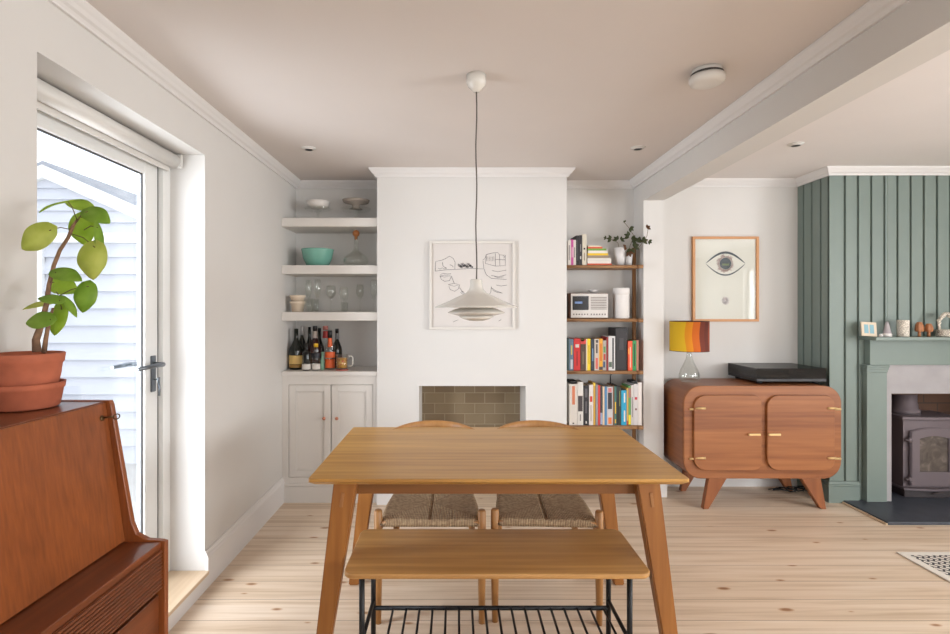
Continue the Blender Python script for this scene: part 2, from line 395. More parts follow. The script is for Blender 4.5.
# ------------------------------------------------------------------ setting
XL, XR, YB, YC, CE = -1.285, 1.428, 4.18, 3.806, 2.45     # left wall, beam face, alcove back, chimney face, ceiling
XP, ZBEAM, YP = 1.582, 2.254, 3.96
CE2, YB2, YG, XG, XE, YN = 2.47, 4.20, 3.84, 2.758, 5.0, -2.3
DY0, DY1, DZ0, DZ1 = 1.595, 2.66, .07, 2.213
bm = B(); box(bm, XL-.5, XE+.2, YN-.2, YB2+.2, -.1, 0); obj('floor', bm, FLOOR, struct=True)
bm = B(); box(bm, XL-.3, XR+.01, YN-.2, YB2+.2, CE, CE+.15); obj('ceiling', bm, CEIL, struct=True)
bm = B(); box(bm, XP-.01, XE+.2, YN-.2, YB2+.2, CE2, CE2+.15); obj('ceiling_right_room', bm, fabric('ceiling_paint_right_lit', (230, 224, 221), .8, .012, 3, .02), struct=True)  # lighter than the left ceiling: the brighter daylight here is painted in
bm = B()
box(bm, XL-.3, XL, YN, DY0, 0, CE); box(bm, XL-.3, XL, DY1, YB+.2, 0, CE)
box(bm, XL-.3, XL, DY0, DY1, DZ1, CE); box(bm, XL-.3, XL, DY0, DY1, 0, DZ0)
obj('wall_left', bm, WALL, struct=True)
bm = B(); box(bm, XL, XP, YB, YB+.22, 0, CE); obj('wall_back', bm, WALL, struct=True)
bm = B(); box(bm, XP, XG, YB2, YB2+.2, 0, CE2); box(bm, XG, XE, YB2, YB2+.2, 0, CE2); obj('wall_back_right_room', bm, WALL, struct=True)
bm = B(); box(bm, XR, XP, YP, YB, 0, CE+.02); obj('wall_pier', bm, WALL, struct=True)
bm = B(); box(bm, XR, XP, YN, YP, ZBEAM, CE+.02); obj('wall_beam', bm, WALL, struct=True)
R0, R1, RZ0, RZ1 = -.7, 1.7, .7, 2.15
bm = B(); box(bm, XE, XE+.2, YN, R0, 0, CE2); box(bm, XE, XE+.2, R1, YB2+.2, 0, CE2); box(bm, XE, XE+.2, R0, R1, 0, RZ0); box(bm, XE, XE+.2, R0, R1, RZ1, CE2)
obj('wall_right', bm, WALL, struct=True)
# chimney breast with tiled opening
OX0, OX1, OZ = PX(419, YC), PX(525.8, YC), PZ(386, YC)
bm = B()
box(bm, PX(377, YC), OX0, YC, YB, 0, CE); box(bm, OX1, PX(566.7, YC), YC, YB, 0, CE); box(bm, OX0, OX1, YC, YB, OZ, CE)
BX0, BX1 = PX(377, YC), PX(566.7, YC)
obj('wall_chimney_breast', bm, WALL, struct=True)
bm = B(); box(bm, OX0, OX1, YB-.03, YB-.001, 0, OZ); obj('wall_fireplace_tiles', bm, TILES, struct=True)
# near wall behind the camera with two windows
bm = B()
W1, W2, WZ0, WZ1 = (-.4, 1.0), (2.8, 4.8), .6, 2.2
box(bm, XL-.3, W1[0], YN-.2, YN, 0, CE2); box(bm, W1[1], W2[0], YN-.2, YN, 0, CE2); box(bm, W2[1], XE+.2, YN-.2, YN, 0, CE2)
for w in (W1, W2):
    box(bm, w[0], w[1], YN-.2, YN, 0, WZ0); box(bm, w[0], w[1], YN-.2, YN, WZ1, CE2)
obj('wall_front', bm, WALL, struct=True)
for i, w in enumerate((W1, W2)):
    bm = B(); y0, y1 = YN-.14, YN-.08
    box(bm, w[0], w[1], y0, y1, WZ0, WZ0+.06); box(bm, w[0], w[1], y0, y1, WZ1-.06, WZ1)
    xs = [w[0]+.03, w[0]+(w[1]-w[0])/3, w[0]+(w[1]-w[0])*2/3, w[1]-.03]
    for x in xs: box(bm, x-.03, x+.03, y0, y1, WZ0+.06, WZ1-.06)
    f = obj('window_%d' % (i+1), bm, FRAMEW, struct=True)
    bm = B(); box(bm, w[0]+.03, w[1]-.03, YN-.112, YN-.108, WZ0+.05, WZ1-.05); obj('pane', bm, PANE, f)

bm = B()
box(bm, XE+.08, XE+.14, R0, R1, RZ0, RZ0+.06); box(bm, XE+.08, XE+.14, R0, R1, RZ1-.06, RZ1)
for y in (R0+.03, R0+(R1-R0)/3, R0+(R1-R0)*2/3, R1-.03): box(bm, XE+.08, XE+.14, y-.03, y+.03, RZ0+.06, RZ1-.06)
f = obj('window_3', bm, FRAMEW, struct=True)
bm = B(); box(bm, XE+.108, XE+.112, R0+.03, R1-.03, RZ0+.05, RZ1-.05); obj('pane', bm, PANE, f)
# green panelled chimney breast in the right room
FX0, FX1, FZ = 3.186, 4.014, PZ(393.7, 3.80)            # stove opening
GX1 = 4.442
bm = B()
bw = .0973; x = XG+.005
# a board run: first board from the corner, then one every bw
def boards_front(x0, x1, z0, z1):
    e = XG+.105
    segs = [(XG, e)]
    while e < GX1: segs.append((e+.016, e+bw)); e += bw
    for a, b_ in segs:
        a2, b2 = max(a, x0), min(b_, x1)
        if b2-a2 > .004: box(bm, a2, b2, YG, YG+.02, z0, z1, .002, 1)
boards_front(XG, FX0, 0, CE2); boards_front(FX1, GX1, 0, CE2); boards_front(FX0, FX1, FZ, CE2)
box(bm, XG+.012, FX0, YG+.014, YB2, 0, CE2); box(bm, FX1, GX1, YG+.014, YB2, 0, CE2); box(bm, FX0, FX1, YG+.014, YB2, FZ, CE2)
y = YG
while y < YB2-.02:
    box(bm, XG, XG+.02, y+.006, min(y+.088, YB2), 0, CE2, .002, 1); y += bw
obj('wall_green_panelling', bm, GREEN, struct=True)
bm = B(); box(bm, FX0+.002, FX1-.002, YB2-.03, YB2-.002, 0, FZ); box(bm, FX0, FX0+.02, YG+.05, YB2-.03, 0, FZ); box(bm, FX1-.02, FX1, YG+.05, YB2-.03, 0, FZ)
box(bm, FX0, FX1, YG+.05, YB2-.002, FZ-.02, FZ-.001)
obj('wall_stove_recess', bm, SOOT, struct=True)

COR = [(0, 0), (.053, 0), (.053, -.006), (.049, -.012), (.046, -.016), (.038, -.024), (.03, -.036), (.02, -.042), (.014, -.05), (.012, -.057), (0, -.057)]
SK = [(0, 0), (.018, 0), (.018, .15), (.014, .158), (.012, .17), (.008, .175), (.006, .185), (0, .185)]
bm = B(); sweep(bm, [(XL, YN), (XL, YB), (BX0, YB), (BX0, YC), (BX1, YC), (BX1, YB), (XR, YB), (XR, YN)], COR, CE)
obj('trim_1', bm, TRIM, struct=True)
bm = B(); sweep(bm, [(XP, YB2), (XG, YB2), (XG, YG), (GX1, YG), (GX1, YB2), (XE, YB2), (XE, YN)], COR, CE2)
obj('trim_2', bm, TRIM, struct=True)
bm = B(); sweep(bm, [(XL, DY1), (XL, 3.845)], SK, 0); obj('baseboard_left', bm, TRIM, struct=True)
bm = B(); sweep(bm, [(XL, YN), (XL, DY0)], SK, 0); obj('baseboard_left_near', bm, TRIM, struct=True)
bm = B(); box(bm, XL, XL+.018, DY0, DY1, 0, DZ0); obj('baseboard_door_riser', bm, TRIM, struct=True)
bm = B(); sweep(bm, [(BX0, YC), (OX0, YC)], SK, 0); sweep(bm, [(OX1, YC), (BX1, YC), (BX1, YB), (XR, YB), (XR, YP), (XP, YP), (XP, YB2), (XG, YB2)], SK, 0)
obj('baseboard_back', bm, TRIM, struct=True)
GSK = [(0, 0), (.016, 0), (.016, .12), (.022, .125), (.022, .135), (.012, .14), (.01, .155), (0, .158)]
bm = B(); sweep(bm, [(XG, YB2-.02), (XG, YG), (2.97, YG)], GSK, 0); obj('baseboard_green', bm, GREEN, struct=True)
# door sill board
bm = B(); box(bm, -1.47, XL+.024, DY0, DY1, DZ0, .088, .003); obj('trim_3', bm, SILLW, struct=True)

# ------------------------------------------------------------------ glazed door in the left wall
XD = -1.485
bm = B()
box(bm, -1.54, -1.462, DY1-.065, DY1, .088, DZ1); box(bm, -1.54, -1.462, DY0, DY0+.065, .088, DZ1)
box(bm, -1.54, -1.462, DY0+.065, DY1-.065, 2.148, DZ1)
obj('trim_4', bm, FRAMEW, struct=True)
bm = B(); y0, y1 = DY0+.067, DY1-.071; g0, g1 = DY0+.17, 2.484
box(bm, XD-.038, XD, y0, g0, .092, 2.145, .004); box(bm, XD-.038, XD, g1, y1, .092, 2.145, .004)
box(bm, XD-.038, XD, g0, g1, 2.072, 2.145, .004); box(bm, XD-.038, XD, g0, g1, .092, .19, .004)
door = obj('door_1', bm, FRAMEW, struct=True)
bm = B(); box(bm, XD-.032, XD-.022, g0-.005, g1+.005, .185, 2.077); obj('pane', bm, PANE, door)
bm = B()
for a in ((g0, g0+.006, .19, 2.072), (g1-.006, g1, .19, 2.072), (g0, g1, 2.066, 2.072), (g0, g1, .19, .196)):
    box(bm, XD-.02, XD-.012, a[0], a[1], a[2], a[3])
box(bm, XD-.036, XD-.001, DY1-.0709, DY1-.0652, .092, 2.148)  # dark strip standing in for the shade in the leaf-to-frame gap
obj('gasket_and_gap_shade', bm, mat('gasket_shade_grey', (70, 70, 72), .7), door)
bm = B(); box(bm, XD, XD+.009, 2.524, 2.562, 1.02, 1.197, .004); pl = obj('handle_plate', bm, STEEL, door)
bm = B(); tube(bm, [(XD, 2.545, 1.155), (XD+.045, 2.545, 1.155), (XD+.056, 2.535, 1.155), (XD+.058, 2.50, 1.156), (XD+.054, 2.33, 1.152)], [.011, .011, .012, .011, .009], 12)
obj('door_handle', bm, STEEL, pl)
bm = B(); tube(bm, [(XD-.038, 2.545, 1.155), (XD-.10, 2.545, 1.155), (XD-.108, 2.53, 1.155), (XD-.108, 2.41, 1.153)], [.01, .01, .01, .008], 12); box(bm, XD-.046, XD-.038, 2.526, 2.562, 1.02, 1.197, .003); obj('outside_handle', bm, STEEL, door)
bm = B(); tube(bm, [(XD, 2.545, 1.08), (XD+.03, 2.545, 1.08)], .004, 8); box(bm, XD+.028, XD+.031, 2.535, 2.556, 1.07, 1.09)
tube(bm, [(XD+.03, 2.545, 1.07), (XD+.033, 2.548, 1.03), (XD+.03, 2.55, 1.0)], .005, 8)
k = obj('key', bm, STEEL); tag(k, 'small steel key with tag in the lock of the glazed white door', 'key')
# roller blind
r = root('roller_blind', (-1.425, (DY0+DY1)/2, 2.11), 'white rolled-up roller blind above the glazed door', 'blind')
bm = B(); tube(bm, [(-1.425, DY0+.02, 2.172), (-1.425, DY1-.03, 2.172)], .034, 24); obj('fabric_roll', bm, WHITEP, r)
bm = B(); box(bm, -1.457, -1.445, DY0+.03, DY1-.04, 2.118, 2.16, .003); obj('bottom_bar', bm, WHITEP, r)
for q in (DY1-.03, DY0+.001):
    bm = B(); box(bm, -1.457, -1.39, q, q+.018, 2.14, 2.208, .003); obj('end_bracket', bm, WHITEP, r)

# ------------------------------------------------------------------ outside
bm = B(); box(bm, -12, XL-.52, -6, 14, -.2, -.05); obj('ground', bm, fabric('paving', (190, 188, 184), .9, .08, 4, 0), struct=True)
r = root('outbuilding', (-3.6, 5.6, -.05), 'pale weatherboarded outbuilding with gabled roof seen through the glazed door', 'building')
YO = 5.0
bm = B(); z = -.05; p = .165
while z < PZ(214, YO)-.02:
    prism(bm, [(YO-.012, z), (YO+.03, z+p), (YO+.2, z+p), (YO+.2, z)], -5.4, -2.2, 'YZ'); z += p
obj('wall', bm, SIDING, r)
bm = B(); ZF = PZ(243, YO); box(bm, -5.4, -2.2, YO-.05, YO+.02, ZF, ZF+.09, .004); obj('fascia_board', bm, FRAMEW, r)
# gable with bargeboards
ax_, az_ = PX(45, YO), PZ(176, YO)
sl = .44
bm = B(); z = ZF+.09
while z < az_-.02:
    za_, zb_ = z, min(z+.11, az_); L0, L1 = (az_-za_)/sl, (az_-zb_)/sl
    t = bmesh.new(); lo = YO-.005; v = [t.verts.new(q) for q in ((ax_-min(L0, 1.4), lo, za_), (ax_+min(L0, 1.7), lo, za_), (ax_+min(L1, 1.7), lo+.03, zb_), (ax_-min(L1, 1.4), lo+.03, zb_), (ax_-min(L0, 1.4), YO+.2, za_), (ax_+min(L0, 1.7), YO+.2, za_), (ax_+min(L1, 1.7)+.001, YO+.2, zb_), (ax_-min(L1, 1.4)-.001, YO+.2, zb_))]
    for f in ((0, 1, 2, 3), (4, 7, 6, 5), (0, 4, 5, 1), (3, 2, 6, 7), (0, 3, 7, 4), (1, 5, 6, 2)): t.faces.new([v[i] for i in f])
    bmesh.ops.recalc_face_normals(t, faces=t.faces[:]); add_bm(bm, t); z += .11
obj('gable', bm, SIDING, r)
bm = B()
for s, e in ((1, 1.65), (-1, 1.35)):
    prism(bm, [(ax_, az_-.02), (ax_+s*e, az_-.02-e*sl), (ax_+s*e, az_+.1-e*sl), (ax_, az_+.1)], YO-.04, YO+.02, 'XZ')
obj('bargeboard', bm, FRAMEW, r)
bm = B()
for s, e in ((1, 1.7), (-1, 1.4)):
    prism(bm, [(ax_, az_+.1), (ax_+s*e, az_+.1-e*sl), (ax_+s*e, az_+.14-e*sl), (ax_, az_+.14)], YO-.03, YO+2.6, 'XZ')
obj('roof', bm, ROOFG, r)
bm = B(); wx0, wx1, wz1 = PX(35, YO), PX(44, YO), PZ(244, YO)
box(bm, wx1-.05, wx1, YO-.03, YO+.01, .2, wz1); obj('corner_post', bm, FRAMEW, r)

# ------------------------------------------------------------------ left alcove
YS = 3.83
AX0, AX1 = XL+.001, BX0-.001
shz = [2.099, 1.750, 1.405]
for i, z in enumerate(shz):
    bm = B(); box(bm, AX0, AX1, YS, YB-.001, z-.064, z, .002, 1)
    tag(obj('alcove_shelf', bm, JOIN), ['topmost white painted alcove shelf below the cornice, holding two cake stands', 'white alcove shelf carrying the turquoise bowl and carafe', 'white alcove shelf carrying the drinking glasses'][i], 'shelf', 'painted shelves in the left alcove')
r = root('alcove_cupboard', ((AX0+AX1)/2, 4.0, 0), 'white painted two-door cupboard built into the left alcove', 'cupboard')
YF = YS+.012; zt = .935
dz0, dz1 = PZ(477, YF), PZ(385, YF); dx = [PX(289, YF), PX(330.6, YF), PX(331.4, YF), PX(372.6, YF)]
bm = B()
box(bm, AX0, dx[0]-.003, YF, YF+.022, .14, zt); box(bm, dx[3]+.003, AX1, YF, YF+.022, .14, zt)
box(bm, dx[0]-.003, dx[3]+.003, YF, YF+.022, dz1+.003, zt); box(bm, dx[0]-.003, dx[3]+.003, YF, YF+.022, .14, dz0-.003)
box(bm, AX0, AX0+.018, YF+.022, YB-.002, .0, zt); box(bm, AX1-.018, AX1, YF+.022, YB-.002, 0, zt); box(bm, AX0+.018, AX1-.018, YB-.02, YB-.002, 0, zt)
box(bm, AX0+.018, AX1-.018, YF+.022, YB-.02, .1, .118)
obj('body', bm, JOIN, r)
bm = B(); box(bm, AX0, AX1, YF-.012, YF+.02, 0, .118); box(bm, AX0, AX1, YF-.006, YF+.02, .118, .14, .004); obj('plinth', bm, JOIN, r)
for i, (a, b_) in enumerate(((dx[0], dx[1]), (dx[2], dx[3]))):
    bm = B(); s = .048
    box(bm, a, a+s, YF+.002, YF+.022, dz0, dz1, .0015, 1); box(bm, b_-s, b_, YF+.002, YF+.022, dz0, dz1, .0015, 1)
    box(bm, a+s, b_-s, YF+.002, YF+.022, dz1-s, dz1, .0015, 1); box(bm, a+s, b_-s, YF+.002, YF+.022, dz0, dz0+s, .0015, 1)
    box(bm, a+s, b_-s, YF+.014, YF+.022, dz0+s, dz1-s)
    for q in ((a+s, a+s+.008, dz0+s, dz1-s), (b_-s-.008, b_-s, dz0+s, dz1-s), (a+s+.008, b_-s-.008, dz0+s, dz0+s+.008), (a+s+.008, b_-s-.008, dz1-s-.008, dz1-s)):
        box(bm, q[0], q[1], YF+.007, YF+.015, q[2], q[3], .002, 1)
    d = obj('door', bm, JOIN, r)
    kx = PX((324.5, 332.8+4.5)[i], YF); kz = PZ(418, YF)
    bm = B(); lathe(bm, [(0, 0), (.006, 0), (.005, .01), (.011, .016), (.013, .022), (.009, .028), (0, .03)], 0, 0, 0, 16, axis=Matrix.Translation((kx, YF+.002, kz)) @ Matrix.Rotation(PI/2, 4, 'X'))
    obj('knob', bm, COPPER, d)
bm = B(); box(bm, AX0, AX1, YS-.012, YB-.001, zt, .968, .004); tag(obj('worktop', bm, JOIN), 'white painted worktop on the alcove cupboard, under the bottles', 'worktop')

# cake stands
def stand(px, Y, plate_r, zp, z0, label, topbowl, tm):
    X = PX(px, Y)
    r = root('cake_stand', (X, Y, z0), label, 'cake stand')
    bm = B(); lathe(bm, [(0, 0), (.05, 0), (.048, .006), (.014, .02), (.01, .05), (.013, zp-.02), (.03, zp-.008), (0, zp-.006)], X, Y, z0+.0005); obj('pedestal', bm, GLASS, r)
    bm = B(); lathe(bm, [(0, zp-.006), (plate_r*.9, zp-.004), (plate_r, zp+.01), (plate_r-.003, zp+.012), (plate_r*.88, zp+.001), (0, zp-.001)], X, Y, z0); obj('plate', bm, GLASS, r)
    return X
X = stand(318, 4.0, .104, .092, 2.099, 'glass cake stand at left of the topmost shelf, white bowl on it', 0, 0)
bm = B(); lathe(bm, [(0, 0), (.045, 0), (.075, .02), (.088, .055), (.084, .056), (.07, .024), (.04, .006), (0, .006)], X, 4.0, 2.199)
tag(obj('shallow_bowl', bm, mat('white_china', (225, 220, 214), .3)), 'shallow white bowl on the left cake stand of the top shelf', 'bowl')
X = stand(356, 4.0, .118, .088, 2.099, 'glass cake stand at right of the topmost shelf, grey dish on it', 0, 0)
bm = B(); lathe(bm, [(0, 0), (.05, 0), (.03, .015), (.03, .035), (.095, .05), (.104, .07), (.1, .07), (.09, .056), (0, .045)], X, 4.0, 2.194)
tag(obj('footed_dish', bm, mat('grey_glass_dish', (160, 150, 140), .2)), 'grey footed dish on the right cake stand of the top shelf', 'dish')
# bowl and carafe
X = PX(317, 3.96); bm = B()
lathe(bm, [(0, 0), (.06, 0), (.085, .012), (.108, .06), (.119, .118), (.123, .132), (.118, .133), (.112, .118), (.1, .06), (.078, .02), (0, .012)], X, 3.98, 1.7505, 40)
tag(obj('serving_bowl', bm, mat('turquoise_glaze', (116, 172, 156), .2, coat=.3)), 'large turquoise glazed serving bowl on the second shelf', 'bowl')
X = PX(356, 3.97)
r = root('carafe', (X, 3.97, 1.75), 'round clear glass carafe with amber ball stopper', 'carafe')
bm = B(); lathe(bm, [(0, 0), (.07, 0), (.09, .02), (.098, .045), (.088, .075), (.05, .105), (.024, .125), (.017, .15), (.016, .215), (.02, .228), (.017, .229), (.013, .215), (.014, .15), (.02, .12), (.046, .1), (.083, .073), (.093, .045), (.085, .022), (0, .008)], X, 3.97, 1.7505, 36)
obj('body', bm, GLASS, r)
bm = B(); lathe(bm, [(0, .205), (.011, .206), (.012, .23)]+[(.027*math.sin(t*PI/10), .254-.027*math.cos(t*PI/10)) for t in range(3, 11)], X, 3.97, 1.7505, 24)
obj('stopper', bm, mat('amber_cork', (176, 112, 62), .35), r)
# cups and glasses on third shelf
z3 = 1.4055
for k, (px, dz, dY) in enumerate(((296.5, 0, 0), (296.5, .045, 0))):
    bm = B(); X = PX(px, 3.9)
    lathe(bm, [(0, 0), (.042, 0), (.05, .06), (.057, .064), (.059, .08), (.054, .08), (.05, .065), (.043, .014), (0, .01)], X, 3.93, z3+(.0125 if k else 0)+(.033 if k else 0), 32)
    tag(obj('beaker', bm, mat('cream_ceramic', (222, 204, 182), .5)), ['cream ceramic beaker standing on the shelf with another in it', 'cream ceramic beaker nested in the one below, far left by glasses'][k], 'cup')
def tumbler(px, Y, h, r_, label, z=z3):
    bm = B(); X = PX(px, Y); lathe(bm, [(0, 0), (r_*.85, 0), (r_, h), (r_-.002, h), (r_*.82, .008), (0, .008)], X, Y, z, 24)
    tag(obj('tumbler', bm, GLASS), label, 'glass')
def stem_glass(px, Y, h, r_, bowl, label, name='wine_glass'):
    X = PX(px, Y); r = root(name, (X, Y, z3), label, 'glass')
    hb = h-bowl
    bm = B(); lathe(bm, [(0, 0), (.033, 0), (.033, .002), (.006, .006), (.0035, .02), (.0035, hb-.01), (.008, hb), (0, hb+.002)], X, Y, z3, 24); obj('stem', bm, GLASS, r)
    bm = B(); lathe(bm, [(0, hb), (.012, hb+.002), (r_*.75, hb+bowl*.2), (r_, hb+bowl*.45), (r_*.95, hb+bowl*.75), (r_*.8, h), (r_*.8-.0015, h), (r_*.95-.002, hb+bowl*.75), (r_-.002, hb+bowl*.45), (r_*.72, hb+bowl*.22), (0, hb+.006)], X, Y, z3, 24); obj('bowl', bm, GLASS, r)
tumbler(309.5, 3.90, .10, .034, 'clear tumbler next to the cream beakers'); tumbler(315, 4.125, .10, .034, 'clear tumbler behind the front champagne flute')
stem_glass(308.5, 4.06, .25, .026, .15, 'leftmost champagne flute, behind the tumbler beside the beakers', 'champagne_flute')
stem_glass(317.5, 3.97, .25, .028, .15, 'champagne flute second from the left on the glasses shelf', 'champagne_flute')
stem_glass(331, 3.98, .20, .038, .10, 'short patterned stem glass left of the wine glass')
stem_glass(344, 3.95, .19, .034, .115, 'wine glass at the middle of the glasses shelf')
tumbler(344.5, 4.07, .075, .028, 'small tumbler behind the middle wine glass')
stem_glass(360, 4.0, .21, .03, .11, 'slim wine glass right of the middle one, before the flute')
stem_glass(374, 4.02, .25, .027, .15, 'champagne flute at the right end of the glasses shelf', 'champagne_flute')
# bottles
def bottle(px, w, ytop, Y, m, label, neck=.28, cap=None, capm=None, lab=None, labm=None, lab2=None, lab2m=None, name='bottle', neckw=.3, foil=None, foilm=None, shoulder='soft'):
    X = PX(px, Y); z0 = .9685; h = PZ(ytop, Y)-z0; R = w*Y/F/2; rn = R*neckw
    r = root(name, (X, Y, z0), label, 'bottle')
    hs = h*(1-neck)
    capz = h-(cap or 0)
    if shoulder == 'soft': mid = [(R, hs*.62), (R*.93, hs*.72), (R*.6, hs*.88), (rn*1.15, hs)]
    else: mid = [(R, hs*.86), (R*.9, hs*.93), (R*.5, hs*.98), (rn*1.1, hs)]
    bm = B(); lathe(bm, [(0, 0), (R*.92, 0), (R, .006)]+mid+[(rn, hs+(capz-hs)*.3), (rn, capz), (0, capz)], X, Y, z0, 24); obj('body', bm, m, r)
    if cap:
        bm = B(); lathe(bm, [(0, capz), (rn*1.15, capz), (rn*1.15, h-.002), (rn*1.0, h), (0, h)], X, Y, z0, 20); obj('cap', bm, capm, r)
    for L_, M_ in ((lab, labm), (lab2, lab2m)):
        if L_:
            a, b_ = PZ(L_[1], Y)-z0, PZ(L_[0], Y)-z0; a = max(a, .008)
            bm = B(); lathe(bm, [(R+.0008, a), (R+.0008, b_)], X, Y, z0, 24, cap=False); obj('paper_label', bm, M_, r)
    if foil:
        a, b_ = PZ(foil[1], Y)-z0, PZ(foil[0], Y)-z0
        bm = B(); lathe(bm, [(rn*1.35, a), (rn*1.15, (a+b_)/2), (rn*1.1, b_)], X, Y, z0, 20, cap=False); obj('neck_foil', bm, foilm, r)
black = mat('black_cap', (20, 20, 22), .4); lw = mat('white_label', (214, 208, 200), .6); gold = mat('gold_label', (206, 172, 104), .55)
orange = mat('orange_label', (226, 98, 42), .5); red = mat('red_label', (172, 50, 44), .5); yel = mat('yellow_cap', (226, 176, 30), .4)
greenl = mat('mint_label', (120, 160, 136), .5); bnavy = mat('navy_black', (32, 32, 38), .5); silv = mat('silver_foil', (200, 196, 194), .4, .3)
lwb = mat('grey_label', (120, 120, 122), .6)
bottle(296.2, 14, 328.7, 3.97, BOTG, 'leftmost bottle, dark champagne bottle with cream and gold label', lab=(355, 363.5), labm=gold, lab2=(363.8, 367), lab2m=mat('dark_gold', (150, 112, 50), .5))
bottle(302, 10, 326, 4.07, BOTG, 'dark wine bottle with silver foil top behind the champagne bottle', cap=.07, capm=silv)
bottle(309.5, 8, 327, 4.135, BOTG, 'slim dark bottle behind the silver-topped one', neckw=.34)
bottle(315, 13, 326, 4.0, BOTR, 'dark red bottle with black cap and pale neck band, behind the yellow-capped one', cap=.035, capm=black, foil=(331, 338), foilm=mat('pale_band', (176, 160, 150), .5))
bottle(319.5, 9, 328, 4.137, BOTG, 'dark bottle at the back between the dark red and clear red-label bottles', cap=.03, capm=black)
bottle(325.5, 9, 326, 4.07, GLASS, 'tall clear bottle with red and white neck label at the back', neck=.3, neckw=.5, cap=.03, capm=mat('pink_cap', (190, 120, 112), .5), foil=(331, 338), foilm=red, lab=(352, 366), labm=lw)
bottle(330, 9.5, 330.5, 3.95, GLASS, 'clear bottle with bright orange labels and black stopper', cap=.055, capm=black, neckw=.38, foil=(338, 347), foilm=orange, lab=(352, 357.5), labm=orange, lab2=(359, 367.5), lab2m=orange, shoulder='hard')
bottle(337, 10, 328.7, 4.06, BOTG, 'dark bottle with black cap behind the glass mug', cap=.03, capm=black, foil=(333, 339), foilm=lwb)
bottle(316, 8.4, 343.5, 3.90, GLASS, 'small clear bottle with bright yellow cap', cap=.026, capm=yel, neckw=.45, lab=(353, 358), labm=bnavy, lab2=(363.8, 370), lab2m=lw)
bottle(306.5, 8.6, 343, 3.895, DGLASS, 'short clear bottle with white square label beside the champagne bottle', neckw=.4, lab=(363.8, 370), labm=lw, shoulder='hard')
bottle(322.3, 4, 352, 3.93, greenl, 'small mint green bottle between the yellow-capped and orange-label bottles', neck=.2, neckw=.6, cap=.01, capm=greenl)
# mug
X = PX(342, 3.9); Y = 3.9
bm = B(); lathe(bm, [(0, 0), (.048, 0), (.048, .006), (0, .006)], X, Y, .9685, 24)
cs = obj('coaster', bm, mat('red_white_coaster', (196, 110, 100), .7)); tag(cs, 'red and white coaster under the glass mug', 'coaster')
r = root('glass_mug', (X, Y, .976), 'clear glass mug with handle, patterned in gold and red', 'mug')
bm = B(); lathe(bm, [(0, 0), (.038, 0), (.042, .006), (.044, .112), (.042, .112), (.039, .01), (0, .008)], X, Y, .976, 28); obj('body', bm, GLASS, r)
bm = B(); tube(bm, [(X+.042, Y, 1.07), (X+.07, Y, 1.075), (X+.08, Y, 1.06), (X+.08, Y, 1.015), (X+.07, Y, 1.0), (X+.042, Y, 1.0)], .006, 10); obj('handle', bm, mat('frosted_handle', (205, 200, 190), .3), r)
bm = B(); lathe(bm, [(0, .012), (.038, .012), (.04, .085), (0, .085)], X, Y, .976, 28)
mg = mat('gold_pattern', (196, 150, 60), .4); nt, N, L, b = nodes(mg); tc = N.new('ShaderNodeTexCoord'); v = N.new('ShaderNodeTexVoronoi'); v.inputs['Scale'].default_value = 60
L.new(tc.outputs['Object'], v.inputs['Vector']); rr = ramp(N, [(.25, srgb(176, 74, 40)), (.45, srgb(206, 160, 74))]); L.new(v.outputs['Distance'], rr.inputs['Fac']); L.new(rr.outputs['Color'], b.inputs['Base Color'])
obj('filling', bm, mg, r)

# ------------------------------------------------------------------ picture on the chimney breast
YA = YC
x0, x1, z0, z1 = PX(429.4, 3.79), PX(514.8, 3.79), PZ(329.5, 3.79), PZ(241, 3.79)
r = root('framed_drawing', ((x0+x1)/2, YA-.01, z0), 'square white-framed pen drawing on the chimney breast behind the pendant lamp', 'picture')
bm = B(); w = .018
for q in ((x0, x1, z1-w, z1), (x0, x1, z0, z0+w), (x0, x0+w, z0+w, z1-w), (x1-w, x1, z0+w, z1-w)):
    box(bm, q[0], q[1], YA-.028, YA-.001, q[2], q[3], .001, 1)
obj('frame', bm, mat('picture_frame_white', (214, 209, 202), .45), r)
bm = B(); box(bm, x0+w, x1-w, YA-.012, YA-.002, z0+w, z1-w); art = obj('paper', bm, PAPER, r)
bm = B()
def ink(pts, w=.0013, yy=YA-.0125):
    """pen strokes, given in the zoomed crop's coordinates"""
    P = [(PX(420+a/6.036, 3.795), yy, PZ(235+b_/6.036, 3.795)) for a, b_ in pts]; tube(bm, P, w, 6)
